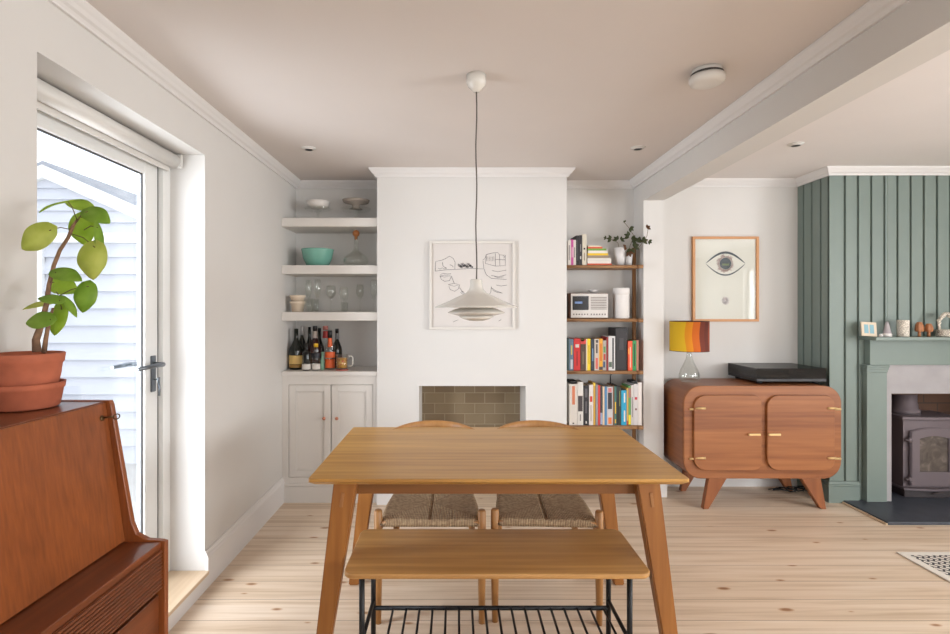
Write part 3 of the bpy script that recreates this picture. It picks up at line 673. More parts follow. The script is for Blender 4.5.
for s in ([(92, 218), (95, 160), (130, 152), (150, 145), (178, 128), (200, 140), (212, 165), (210, 205)], [(92, 218), (160, 210), (215, 208), (300, 202), (380, 205)],
          [(135, 165), (140, 190), (160, 200)], [(180, 180), (195, 185), (200, 195)], [(122, 248), (128, 268), (150, 280), (178, 275), (188, 250)], [(118, 248), (150, 242), (190, 246), (150, 254), (118, 248)],
          [(122, 240), (140, 232), (165, 236), (188, 234)], [(170, 300), (205, 292), (238, 300), (205, 310), (170, 300)], [(175, 310), (182, 330), (210, 340), (232, 325), (238, 300)],
          [(238, 318), (252, 338), (262, 350)], [(245, 345), (258, 340), (270, 352), (255, 356), (245, 345)], [(190, 250), (200, 275), (205, 290)],
          [(380, 155), (385, 200), (400, 240), (430, 262), (522, 268)], [(400, 118), (440, 108), (470, 106), (480, 120), (515, 122), (515, 185), (455, 188), (395, 172), (400, 118)], [(455, 112), (455, 188)], [(455, 148), (515, 150)], [(480, 120), (482, 185)],
          [(435, 215), (470, 222), (520, 212)], [(430, 245), (475, 252), (520, 240)], [(440, 245), (470, 258), (505, 252)], [(415, 372), (428, 340), (430, 310), (436, 330)],
          [(430, 318), (455, 335), (498, 352)], [(460, 302), (490, 308), (525, 302)], [(440, 335), (470, 348), (495, 350)], [(200, 525), (215, 518), (232, 512)], [(475, 520), (490, 510)],
          [(110, 200), (120, 206), (135, 198), (150, 206), (160, 200)], [(380, 150), (392, 142), (400, 118)], [(500, 125), (512, 130), (505, 140)]):
    ink(s)
for k in range(6):
    ink([(400+k*9, 130), (402+k*9, 158)], .001)
for k in range(9):    # scribbled bush
    cx, cy = 238+k*9, 184+5*math.sin(k*1.7); ink([(cx+9*math.cos(t), cy+11*math.sin(t*1.3)) for t in [i*.9 for i in range(9)]], .002)
obj('pen_lines', bm, INK, r)

# ------------------------------------------------------------------ pendant lamp
LX, LY = PX(476.3, 2.28), 2.28
r = root('pendant_lamp', (LX, LY, 1.372), 'white layered pendant lamp hanging over the dining table', 'lamp')
bm = B(); lathe(bm, [(0, CE-.074), (.014, CE-.074), (.02, CE-.066), (.036, CE-.05), (.042, CE-.036), (.043, CE-.03), (.043, CE-.001), (0, CE-.001)], LX, LY, 0, 28); obj('ceiling_rose', bm, ENAMEL, r)
bm = B(); tube(bm, [(LX+.0022*math.sin(i*1.1), LY, CE-.07-i*(CE-.07-1.552)/14) for i in range(15)], .003, 8); obj('cord', bm, mat('grey_cord', (92, 84, 78), .8), r)
def sh(p, th=.002):
    return p+[(a-.0004 if a > .003 else a, b_-th) for a, b_ in reversed(p)]
bm = B(); lathe(bm, [(.004, .182), (.022, .182), (.026, .178), (.027, .155), (.032, .138), (.045, .124), (.07, .112), (.12, .088), (.162, .07), (.18, .062), (.181, .058), (.176, .058), (.12, .082), (.06, .108), (.02, .12), (.004, .12)], LX, LY, 1.372, 48); obj('top_shade', bm, ENAMEL, r)
bm = B(); lathe(bm, [(.04, .066), (.09, .053), (.124, .038), (.125, .035), (.11, .031), (.078, .023), (.07, .024), (.04, .056)], LX, LY, 1.372, 48, cap=False); obj('middle_shade', bm, ENAMEL, r)
bm = B(); lathe(bm, [(.03, .040), (.074, .0205), (.076, .018), (.055, .008), (.03, .001), (0, 0), (0, .003), (.03, .006), (.05, .012), (.06, .024), (.03, .04)], LX, LY, 1.372, 48, cap=False); obj('lower_bowl', bm, ENAMEL, r)
bm = B(); tube(bm, [(LX, LY, 1.376), (LX, LY, 1.50)], .012, 12)
for k in range(3):
    a = k*2*PI/3+.3; tube(bm, [(LX+.045*math.cos(a), LY+.045*math.sin(a), 1.41), (LX+.055*math.cos(a), LY+.055*math.sin(a), 1.478)], .002, 6)
obj('spider', bm, ENAMEL, r)
# ceiling items
for px, py, ce, lab in ((308.7, 148, CE, 'recessed ceiling spotlight above the left alcove'), (638, 147.5, CE, 'recessed ceiling spotlight above the bookshelves'), (795.8, 143.9, CE2, 'recessed ceiling spotlight beyond the beam, above the sideboard')):
    Y = (ce-H)*F/(CY-py); X = PX(px, Y)
    r = root('ceiling_spotlight', (X, Y, ce), lab, 'spotlight', 'recessed ceiling spotlights')
    bm = B(); lathe(bm, [(.026, -.012), (.034, -.005), (.044, -.004), (.046, -.0005), (.026, -.0005)], X, Y, ce, 28, cap=False); obj('bezel', bm, WHITEP, r)
    bm = B(); lathe(bm, [(0, -.006), (.026, -.010), (.026, -.001), (0, -.001)], X, Y, ce, 24); obj('lens', bm, mat('spot_dark', (50, 44, 42), .3), r)
X, Y = PX(707, 2.23), 2.23
r = root('smoke_alarm', (X, Y, CE-.064), 'round white smoke alarm on the ceiling', 'smoke alarm')
bm = B(); lathe(bm, [(0, -.018), (.058, -.018), (.06, -.014), (.06, -.0005), (0, -.0005)], X, Y, CE, 36); obj('base', bm, WHITEP, r)
bm = B(); lathe(bm, [(0, -.064), (.05, -.064), (.068, -.056), (.072, -.044), (.072, -.03), (0, -.03)], X, Y, CE, 36); obj('cover', bm, WHITEP, r)
bm = B(); lathe(bm, [(0, -.0295), (.066, -.0295), (.066, -.0185), (0, -.0185)], X, Y, CE, 36); obj('vent_slot', bm, mat('vent_dark', (60, 56, 54), .7), r)

# ------------------------------------------------------------------ bookshelf in right alcove
SY0, SY1, SX0, SX1 = 3.88, 4.12, BX1+.012, 1.385
SZ = [1.756, 1.355, .965, .555]
r = root('ladder_shelf', ((SX0+SX1)/2, 4.0, 0), 'tall narrow wooden bookshelf with round posts in the right alcove', 'bookshelf')
for z in SZ+[.15]:
    bm = B(); box(bm, SX0, SX1+.006, SY0, SY1, z-.02, z, .003); obj('shelf', bm, SHELFW, r)
for x, y in ((1.390, 4.06), (.852, 4.095)):
    bm = B(); tube(bm, [(x, y, 0), (x, y, 1.905)], .0155, 14); obj('post', bm, POSTW, r)
for z in SZ:
    bm = B(); tube(bm, [(SX1-.03, SY0-.006, z-.012), (SX1+.006, SY0-.006, z-.012)], .014, 12)
    tube(bm, [(SX0, SY0-.004, z-.014), (SX1-.03, SY0-.004, z-.014)], .009, 10); obj('front_rod', bm, SHELFW, r)

BM = {}
def bmat(c):
    k = 'cover_%d_%d_%d' % c
    return mat(k, c, .5)
def book(x0, x1, ytop, sz, col, label, group, bands=(), Y=3.905, depth=.16, name='book'):
    """upright book; pixel left/right edges, top y; bands (f0,f1,colour,[u0,u1])"""
    X0, X1 = PX(x0, Y)+.0004, PX(x1, Y)-.0004; z0 = sz+.0006; z1 = PZ(ytop, Y); t = .0016
    bm = B(); box(bm, X0, X0+t, Y, Y+depth, z0, z1); box(bm, X1-t, X1, Y, Y+depth, z0, z1); box(bm, X0, X1, Y-.001, Y+.0015, z0, z1, .0006, 1)
    o = obj(name, bm, bmat(col)); tag(o, label, 'book', group)
    bm = B(); box(bm, X0+t, X1-t, Y+.0015, Y+depth-.004, z0+.003, z1-.004); obj('pages', bm, PAGES, o)
    for bd in bands:
        f0, f1, c = bd[:3]; u0, u1 = (bd[3], bd[4]) if len(bd) > 3 else (.0, 1)
        bm = B(); box(bm, X0+(X1-X0)*u0, X0+(X1-X0)*u1, Y-.0016, Y-.0009, z0+(z1-z0)*f0, z0+(z1-z0)*f1); obj('spine_band', bm, bmat(c), o)
    return o
W_, K_, R_, G_ = (222, 216, 208), (30, 28, 30), (196, 44, 38), (120, 118, 118)
z = SZ[0]; gr = 'upright books on the top shelf'
book(568, 571, 240.3, z, W_, 'thin white book at left end of the top bookshelf row', gr, [(.2, .8, G_, .3, .6)])
book(571, 573.4, 239.5, z, (206, 86, 160), 'thin magenta pink book on the top shelf', gr, [(.3, .7, (232, 190, 214), .3, .7)])
book(573.4, 576, 239.8, z, W_, 'thin white book between the pink and the black one', gr, [(.3, .7, (90, 80, 90), .35, .65)])
book(576, 579.3, 235.5, z, K_, 'black book beside the white and pink ones on the top shelf', gr, [(.15, .85, (80, 78, 84), .4, .6)], depth=.19)
book(579.3, 582, 235.2, z, (44, 40, 44), 'charcoal book with pale lettering touching the cream book', gr, [(.2, .3, W_, .3, .7), (.45, .7, (150, 146, 146), .35, .65)], depth=.19)
book(582.2, 586.6, 234.2, z, (206, 198, 180), 'cream book at right of the upright ones on the top shelf', gr, [(.5, .56, K_, .3, .7), (.15, .4, (120, 110, 96), .4, .6)])
# stack
def flat(px0, px1, z0, t, col, label, ang=0, Y=3.91, d=.17):
    X0, X1 = PX(px0, Y), PX(px1, Y); cx = (X0+X1)/2
    M = Matrix.Translation((cx, Y+d/2, 0)) @ Matrix.Rotation(ang, 4, 'Z') @ Matrix.Translation((-cx, -Y-d/2, 0))
    bm = B(); box(bm, X0, X1, Y, Y+d, z0, z0+.0015, M=M); box(bm, X0, X1, Y, Y+d, z0+t-.0015, z0+t, M=M); box(bm, X0, X1, Y-.001, Y+.001, z0, z0+t, M=M)
    o = obj('book', bm, bmat(col)); tag(o, label, 'book', 'books stacked flat on the top shelf')
    bm = B(); box(bm, X0+.003, X1-.003, Y+.0012, Y+d-.003, z0+.0015, z0+t-.0015, M=M); obj('pages', bm, PAGES, o)
zz = z+.0006
for (a, b_, t, c, lab) in ((587.2, 611.8, .013, (206, 84, 52), 'orange-red book lying at the bottom of the stack'), (587.5, 611, .018, (222, 214, 204), 'white book lying second from the bottom of the stack'),
                           (587.3, 611.3, .021, (212, 206, 198), 'thick off-white book lying third from the bottom of the stack'), (587.5, 609, .020, (150, 132, 112), 'taupe book lying in the middle of the stack, under yellow one'),
                           (587.5, 608, .016, (226, 186, 32), 'bright yellow book lying in the stack'), (588, 607.5, .019, (224, 216, 208), 'white book lying just above the yellow one'),
                           (588, 606.2, .015, (112, 158, 60), 'green book lying near the top of the stack'), (588, 602.5, .012, (208, 90, 62), 'small coral red book lying second from the top of the stack'),
                           (588.2, 601, .009, (222, 208, 184), 'thin cream book lying on top of the stack')):
    flat(a, b_, zz, t, c, lab); zz += t+.0006
# pots with trailing plants
def pot(px, w, ytop, Y, label, z=SZ[0]):
    X = PX(px, Y); R = w*Y/F/2; h = PZ(ytop, Y)-z
    r = root('potted_plant', (X, Y, z), label, 'plant')
    bm = B(); lathe(bm, [(0, .0006), (R*.72, .0006), (R, h), (R-.004, h), (R*.85, h*.8), (0, h*.8)], X, Y, z, 28); obj('pot', bm, mat('white_pot', (216, 212, 210), .45), r)
    return r, X, R, h
def leafmesh(bm, c, u, n, L_, W_2, fold=.15, heart=0):
    """leaf centred at c, u tip direction, n normal"""
    c, u, n = Vector(c), Vector(u).normalized(), Vector(n); n = (n-u*n.dot(u)).normalized(); w = u.cross(n)
    t = bmesh.new(); K = 14; mid = []; le = []; ri = []
    for i in range(K+1):
        s = i/K; a = -L_/2+L_*s
        ww = W_2/2*math.sin(PI*min(1, max(0, s**.75)))**.6*(1 if s < .55 else 1-.3*(s-.55)/.45) if 0 < i < K else 0
        droop = -.25*L_*(s-.4)**2
        p = c+u*a+n*droop
        back = -heart*L_*(1-s)**3*.3
        mid.append(t.verts.new(p)); le.append(t.verts.new(p+w*ww+n*fold*ww+u*back)); ri.append(t.verts.new(p-w*ww+n*fold*ww+u*back))
    for i in range(K):
        for s_ in (le, ri):
            try: t.faces.new((mid[i], mid[i+1], s_[i+1], s_[i])).smooth = True
            except ValueError: pass
    bmesh.ops.remove_doubles(t, verts=t.verts, dist=1e-5)
    bmesh.ops.recalc_face_normals(t, faces=t.faces[:])
    g = bmesh.ops.solidify(t, geom=t.faces[:], thickness=.0006)
    add_bm(bm, t)
r, X, R, h = pot(619.7, 11.8, 248, 3.97, 'white pot with small sprigs of leaves, beside the book stack')
zt_ = SZ[0]+h
def sprig(r, pts, leaves, mt):
    bm = B(); tube(bm, pts, .0018, 6); obj('stem', bm, TWIG, r)
    for (x, y, z_, s, a) in leaves:
        bm = B()
        for q in (-.9, 0, .9):
            u = Vector((math.cos(a+q), .3*math.sin(q*3), math.sin(a+q))); leafmesh(bm, Vector((x, y, z_))+u*s*.5, u, (0.1*q, -1, .35), s, s*.62)
        obj('leaf', bm, mt, r)
def w3(px, py, Y): return (PX(px, Y), Y, PZ(py, Y))
sprig(r, [(X, 3.97, zt_-.02), w3(618, 243, 3.97), w3(614, 240, 3.96), w3(606, 238, 3.95)], [(*w3(617, 240, 3.96), .035, 2.3), (*w3(611, 239, 3.95), .035, 3.0), (*w3(606, 238, 3.94), .02, 2.9), (*w3(621, 240, 3.97), .03, .5)], IVY)
r, X, R, h = pot(628, 9, 254.5, 4.0, 'smaller white pot with trailing leafy stems by the shelf post')
zt_ = SZ[0]+h
sprig(r, [(X, 4.0, zt_-.02), w3(632, 250, 3.98), w3(637, 243, 3.95), w3(645, 240, 3.9), w3(650, 242, 3.88)], [(*w3(634, 247, 3.95), .045, .5), (*w3(638, 242, 3.93), .045, 1.2), (*w3(643, 241, 3.9), .04, .3), (*w3(649, 241, 3.88), .028, -.6), (*w3(631, 249, 3.95), .045, -1.6)], IVY)
sprig(r, [(X, 4.0, zt_-.02), w3(630, 246, 3.97), w3(634, 236, 3.95), w3(629, 228, 3.93), w3(624, 222, 3.93)], [(*w3(630, 228, 3.93), .035, -.6), (*w3(629, 236, 3.93), .04, 2.8), (*w3(632, 240, 3.94), .045, .1), (*w3(625, 222, 3.93), .016, 2.2)], IVY)
sprig(r, [(X, 4.0, zt_-.02), w3(640, 246, 3.95), w3(647, 236, 3.9), w3(648, 229, 3.88)], [(*w3(647, 228, 3.88), .03, .6)], IVYB)
sprig(r, [(X, 4.0, zt_-.02), w3(625, 250, 3.95), w3(626, 247, 3.93)], [(*w3(626, 247, 3.93), .03, 3.4), (*w3(629, 252, 3.92), .04, -1.2)], IVYB)
# radio
z = SZ[1]+.0006; Y = 3.905
x0, x1, zt_ = PX(571, Y), PX(608, Y), PZ(293, Y)
r = root('table_radio', ((x0+x1)/2, Y+.08, z), 'walnut and white table radio with dark display and slatted grille', 'radio')
WAL = wood('walnut', (70, 42, 28), (104, 66, 44), 'Y', .4, 40)
bm = B(); box(bm, x0-.012, x1+.002, Y+.002, Y+.17, z, zt_, .006); obj('case', bm, WAL, r)
bm = B(); box(bm, x0-.002, x1-.002, Y-.008, Y+.002, z+.006, zt_-.004, .003); fc = obj('front_panel', bm, mat('radio_front', (206, 200, 194), .4), r)
bm = B(); box(bm, PX(572.3, Y), PX(588.3, Y), Y-.011, Y-.008, PZ(310, Y), PZ(296.2, Y), .001, 1); sc = obj('display', bm, mat('display_black', (18, 20, 26), .15), fc)
bm = B(); box(bm, PX(574.5, Y), PX(582, Y), Y-.0118, Y-.011, PZ(303.6, Y), PZ(301.6, Y)); obj('display_readout', bm, mat('blue_readout', (110, 140, 190), .4), sc)
bm = B()
for k in range(8):
    zz = PZ(297.4+k*1.65, Y); box(bm, PX(590.5, Y), PX(606.3, Y), Y-.0095, Y-.008, zz-.003, zz+.003)
obj('speaker_grille', bm, mat('grille_grey', (128, 120, 114), .6), fc)
for k in range(12):
    bm = B(); xx = PX(573.5+k*2.75+(1 if k > 5 else 0), Y); box(bm, xx-.004, xx+.004, Y-.0105, Y-.008, PZ(315, Y), PZ(313.6, Y), .001, 1); obj('button', bm, mat('button_grey', (96, 90, 88), .5), fc)
bm = B(); X = PX(593, 3.98); lathe(bm, [(0, 0), (.018, 0), (.044, .026), (.042, .027), (.016, .004), (0, .004)], X, 3.98, zt_+.0006, 24)
tag(obj('small_dish', bm, mat('dish_glaze', (196, 192, 190), .3)), 'small pale dish on top of the radio', 'dish')
bm = B(); X = PX(621.2, 3.97); R = 7.8*3.97/F; h_ = PZ(288, 3.97)-z
lathe(bm, [(0, 0), (R*.96, 0), (R, .004), (R, h_-.055), (R*1.0, h_-.05), (R*1.04, h_-.048), (R*1.04, h_-.004), (R*1.0, h_), (0, h_)], X, 3.97, z, 36)
tag(obj('storage_canister', bm, mat('canister_white', (222, 218, 214), .5)), 'plain white cylindrical canister beside the radio', 'canister')
# books, third shelf
z = SZ[2]; gr = 'upright books on the middle shelf'
book(567.4, 569.2, 338.5, z, (54, 78, 80), 'dark teal book at the far left of the middle shelf', gr)
book(569.2, 573.5, 339, z, (96, 120, 140), 'blue-grey book left of the big red one', gr, [(.5, .8, (210, 190, 90), .4, .7), (.05, .35, (196, 196, 200), .3, .8)])
book(573.8, 580.3, 338.5, z, (208, 40, 38), 'thick bright red book on the middle shelf', gr, [(.72, .82, W_, .25, .8), (.15, .6, (150, 24, 26), .4, .6)])
book(580.4, 585.9, 339, z, (76, 56, 40), 'dark brown book with red and green top, right of the red one', gr, [(.84, .99, (200, 60, 50)), (.93, .995, (140, 170, 60), .1, .7), (.2, .6, (110, 96, 70), .35, .65)])
book(586, 587.3, 338.8, z, (220, 204, 172), 'thin cream book touching the yellow book', gr)
book(587.3, 590.5, 338.8, z, (232, 196, 30), 'bright yellow book on the middle shelf', gr, [(.2, .8, (90, 80, 30), .42, .58)])
book(590.8, 594.3, 339, z, (44, 52, 64), 'dark navy book right of the yellow one', gr, [(.3, .7, (110, 140, 170), .4, .7)])
book(594.4, 599, 339, z, (198, 184, 170), 'beige book with dark and red spine blocks', gr, [(.88, .97, (60, 56, 56), .3, .8), (.55, .84, (86, 76, 72), .3, .7), (.05, .4, (206, 96, 84), .25, .75)])
book(599.1, 602.7, 338.7, z, (222, 160, 46), 'mustard orange book on the middle shelf', gr, [(.3, .85, (196, 100, 40), .3, .7), (.02, .12, (70, 60, 60))])
book(602.8, 606.3, 340.5, z, (168, 160, 150), 'grey book with green and red patches', gr, [(.6, .8, (90, 140, 80), .2, .8), (.35, .55, (176, 60, 50), .2, .8), (.1, .3, (60, 80, 110), .1, .7)])
book(606.4, 608.4, 337, z, (134, 34, 34), 'narrow dark red book before the black and white one', gr)
book(608.5, 615.2, 336.2, z, (206, 204, 202), 'white book with black lettered spine beside the black box', gr, [(.05, .95, (60, 60, 62), .55, .8), (.1, .25, (84, 100, 84), .05, .5)])
bm = B(); Y = 3.92; box(bm, PX(615.6, Y), PX(627.6, Y), Y, Y+.19, z+.0006, PZ(328, Y), .002, 1); o = obj('box_file', bm, bmat((32, 28, 32))); tag(o, 'tall black box file on the middle shelf', 'box file')
bm = B(); box(bm, PX(619.5, Y), PX(623.5, Y), Y-.0015, Y, PZ(350, Y), PZ(338, Y)); obj('label_holder', bm, bmat((58, 54, 58)), o)
book(628.2, 632.4, 341, z, (226, 84, 44), 'orange-red book right of the black box', gr, [(.55, .75, (236, 160, 60), 0, .25), (.1, .8, (240, 190, 170), .4, .6)])
book(632.5, 636.2, 340.6, z, (36, 140, 76), 'vivid green book near the right post', gr, [(.15, .9, (16, 60, 36), .35, .65)])
book(636.3, 638.6, 340, z, (176, 116, 92), 'pinkish brown book at the right end of the middle shelf', gr)
# books, fourth shelf
z = SZ[3]; gr = 'upright books on the lowest visible shelf'
book(569.3, 577.3, 384, z, (222, 216, 208), 'thick white book with orange lettering, leftmost of the low row', gr, [(.5, .95, (216, 130, 96), .35, .7), (.03, .06, K_, .4, .6)])
book(577.4, 583.3, 382, z, (224, 220, 214), 'tall white book with a dark middle band', gr, [(.32, .68, (70, 62, 64), .1, .9), (.1, .25, (140, 134, 130), .4, .6)])
book(583.6, 588.7, 385.5, z, (32, 30, 34), 'black book right of the dark-banded white one', gr, [(.7, .92, (92, 88, 92), .25, .75), (.3, .6, (86, 82, 86), .3, .7), (.04, .1, W_, .4, .6)])
book(589, 593.2, 385, z, (216, 208, 202), 'white book with red block on spine', gr, [(.58, .72, (200, 60, 48), .2, .8), (.1, .5, (170, 150, 140), .35, .6)])
book(593.3, 595.4, 382.8, z, (196, 154, 60), 'narrow ochre book in the low row', gr, [(.93, 1, (236, 200, 70))])
book(595.7, 597.9, 384.5, z, (140, 138, 142), 'narrow grey book left of the red one, low row', gr)
book(598, 600.2, 385.4, z, (206, 62, 56), 'narrow red book in the low row', gr)
book(600.3, 602.5, 386.5, z, (60, 58, 60), 'narrow dark book with pale foot right of the red one', gr, [(.02, .32, (150, 160, 184))])
book(602.6, 604.5, 386.5, z, (214, 190, 160), 'narrow cream book left of the blue one', gr)
book(604.6, 606.9, 386.5, z, (80, 130, 172), 'narrow mid-blue book in the low row', gr)
book(607, 612.8, 386.8, z, (190, 184, 184), 'wide book with dark middle and pale mixed spine', gr, [(.42, .85, (48, 44, 48), .15, .85), (.86, .97, (190, 110, 110), .2, .8), (.03, .2, (220, 120, 60), .2, .8)])
book(612.9, 614.3, 385.5, z, (120, 84, 58), 'thin brown book in the low row', gr)
book(614.4, 616.4, 386.5, z, (60, 110, 104), 'narrow teal book with yellow marks', gr, [(.3, .6, (220, 176, 40), .2, .8), (.05, .15, (220, 176, 40), .2, .8)])
book(616.5, 618.6, 386, z, (34, 34, 34), 'narrow black book beside the teal one', gr)
book(618.7, 620.9, 387, z, (44, 50, 40), 'narrow blackish green book left of the cyan one', gr, [(.5, .9, (150, 160, 90), .35, .6)])
book(621.2, 626.5, 390.3, z, (28, 150, 186), 'bright cyan blue book in the low row', gr, [(.65, .92, W_, .5, .75), (.1, .42, W_, .5, .75)])
book(626.6, 628.4, 388, z, (200, 160, 84), 'narrow tan book right of the cyan one', gr, [(0, .12, (170, 80, 50))])
book(628.5, 630.9, 386, z, (90, 150, 84), 'narrow green and yellow book in the low row', gr, [(.02, .26, (226, 206, 40)), (.7, .95, (160, 110, 100))])
book(631, 633.8, 385, z, (196, 190, 186), 'narrow pale grey book left of the widest white one', gr, [(.2, .7, (120, 110, 112), .35, .6)])
book(633.9, 638.0, 384, z, (206, 200, 198), 'white book with small red dot, second from right', gr, [(.62, .68, (196, 30, 50), .2, .8), (.36, .41, (110, 50, 50), .3, .7)], depth=.13)
book(638.1, 641.8, 382.5, z, (222, 214, 208), 'plain white book at the right end of the low row', gr, depth=.13)
for (a, b_, yt, lab) in ((569.5, 577.2, 384, 'black pouch lying on the books at the left of the low row'), (631.3, 637.8, 384, 'black pouch lying on the books at the right of the low row')):
    Y = 3.92; zz = PZ(yt, 3.905)+.0008
    bm = B(); box(bm, PX(a, Y), PX(b_, Y), Y, Y+.11, zz, zz+.022, .008, 3); tag(obj('pouch', bm, bmat((26, 26, 28))), lab, 'pouch')
bm = B(); tube(bm, [w3(610.5, 376, 4.1), w3(610.3, 382, 4.06), w3(611.5, 388, 4.04)], .004, 8); tube(bm, [w3(610.5, 376, 4.1), w3(611, 374.9, 4.14), (PX(611, 4.15), 4.15, 1.02)], .004, 8)
tag(obj('power_cable', bm, bmat((24, 24, 26))), 'black cable hanging behind the books from the middle shelf', 'cable')

# ------------------------------------------------------------------ dining table
TH = .79; tx0, tx1, ty0, ty1 = -.553, .873, 1.938, 2.80; tc_ = .157
r = root('dining_table', (tc_, (ty0+ty1)/2, 0), 'oak dining table with splayed legs in the middle of the room', 'table')
bm = B(); t = bmesh.new()
pts = rrect(tx0, tx1, ty0, ty1, .012, 4)
prism(bm, pts, TH-.012, TH, 'XY', .002)
# chamfered underside
bmesh.ops.create_cube(t, size=1)
for v in t.verts:
    top = v.co.z > 0; i_ = .001 if top else .022
    v.co = Vector(((tx0+i_) if v.co.x < 0 else (tx1-i_), (ty0+i_) if v.co.y < 0 else (ty1-i_), TH-.012 if top else TH-.027))
add_bm(bm, t)
obj('tabletop', bm, OAKT, r)
fy0, fy1 = 2.03, 2.70
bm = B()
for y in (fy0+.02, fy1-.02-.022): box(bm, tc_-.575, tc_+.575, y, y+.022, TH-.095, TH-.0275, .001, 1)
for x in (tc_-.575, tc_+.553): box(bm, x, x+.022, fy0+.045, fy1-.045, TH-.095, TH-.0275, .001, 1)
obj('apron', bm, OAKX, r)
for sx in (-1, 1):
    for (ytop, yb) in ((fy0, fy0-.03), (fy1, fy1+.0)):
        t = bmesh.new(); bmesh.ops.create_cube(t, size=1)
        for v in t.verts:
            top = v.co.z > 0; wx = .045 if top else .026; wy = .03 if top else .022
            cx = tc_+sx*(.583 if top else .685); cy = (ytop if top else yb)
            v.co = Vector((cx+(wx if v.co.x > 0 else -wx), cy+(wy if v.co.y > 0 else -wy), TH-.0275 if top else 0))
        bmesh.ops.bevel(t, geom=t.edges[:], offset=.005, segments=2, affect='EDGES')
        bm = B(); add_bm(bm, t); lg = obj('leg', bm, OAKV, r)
        if ytop == fy0:
            bm = B(); cx = tc_+sx*.595; yy = ytop-.0345
            M = Matrix.Translation((cx, yy, TH-.10)) @ Matrix.Rotation(-sx*math.atan(.102/.76), 4, 'Y')
            box(bm, -.006, .006, -.001, .006, -.028, .028, .002, 2, M=M); obj('tenon', bm, mat('pale_tenon', (156, 106, 60), .45), lg)

# ------------------------------------------------------------------ bench
BH = .47; bx0, bx1, by0, by1 = -.409, .709, 1.87, 2.26
r = root('bench', ((bx0+bx1)/2, 2.07, 0), 'oak-topped bench with black metal rack legs, tucked under the table', 'bench')
bm = B(); prism(bm, rrect(bx0, bx1, by0, by1, .04, 6), BH-.02, BH, 'XY', .006, 3); obj('seat', bm, BENCHW, r)
for x in (-.351, .648):
    bm = B()
    pts = [(x, 1.94, .0), (x, 1.94, BH-.055)]+[(x, 1.94+.03*(1-math.cos(a)), BH-.055+.03*math.sin(a)) for a in (PI/6, PI/3, PI/2)]+[(x, 2.21-.03*(1-math.cos(a)), BH-.055+.03*math.sin(a)) for a in (PI/2, PI/3, PI/6)]+[(x, 2.21, BH-.055), (x, 2.21, 0)]
    tube(bm, [(x, 1.94, 0), (x, 1.94, BH-.0205)], .0105, 14); obj('leg', bm, BLACKM, r)
    bm = B(); tube(bm, [(x, 2.21, 0), (x, 2.21, BH-.0205)], .0105, 14); obj('leg', bm, BLACKM, r)
    for zq in (.185, BH-.03):
        bm = B(); tube(bm, [(x, 1.94, zq), (x, 2.21, zq)], .008, 12); obj('side_rail', bm, BLACKM, r)
for y in (1.955, 2.21):
    bm = B(); tube(bm, [(-.351, y, .1535), (.648, y, .1535)], .0095, 12); obj('long_rail', bm, BLACKM, r)
for k in range(17):
    x = PX(393.4, 2.21)+k*.0557
    if x > .64: break
    bm = B(); tube(bm, [(x, 1.955, .1535), (x, 2.21, .1535)], .005, 10); obj('rack_bar', bm, BLACKM, r)

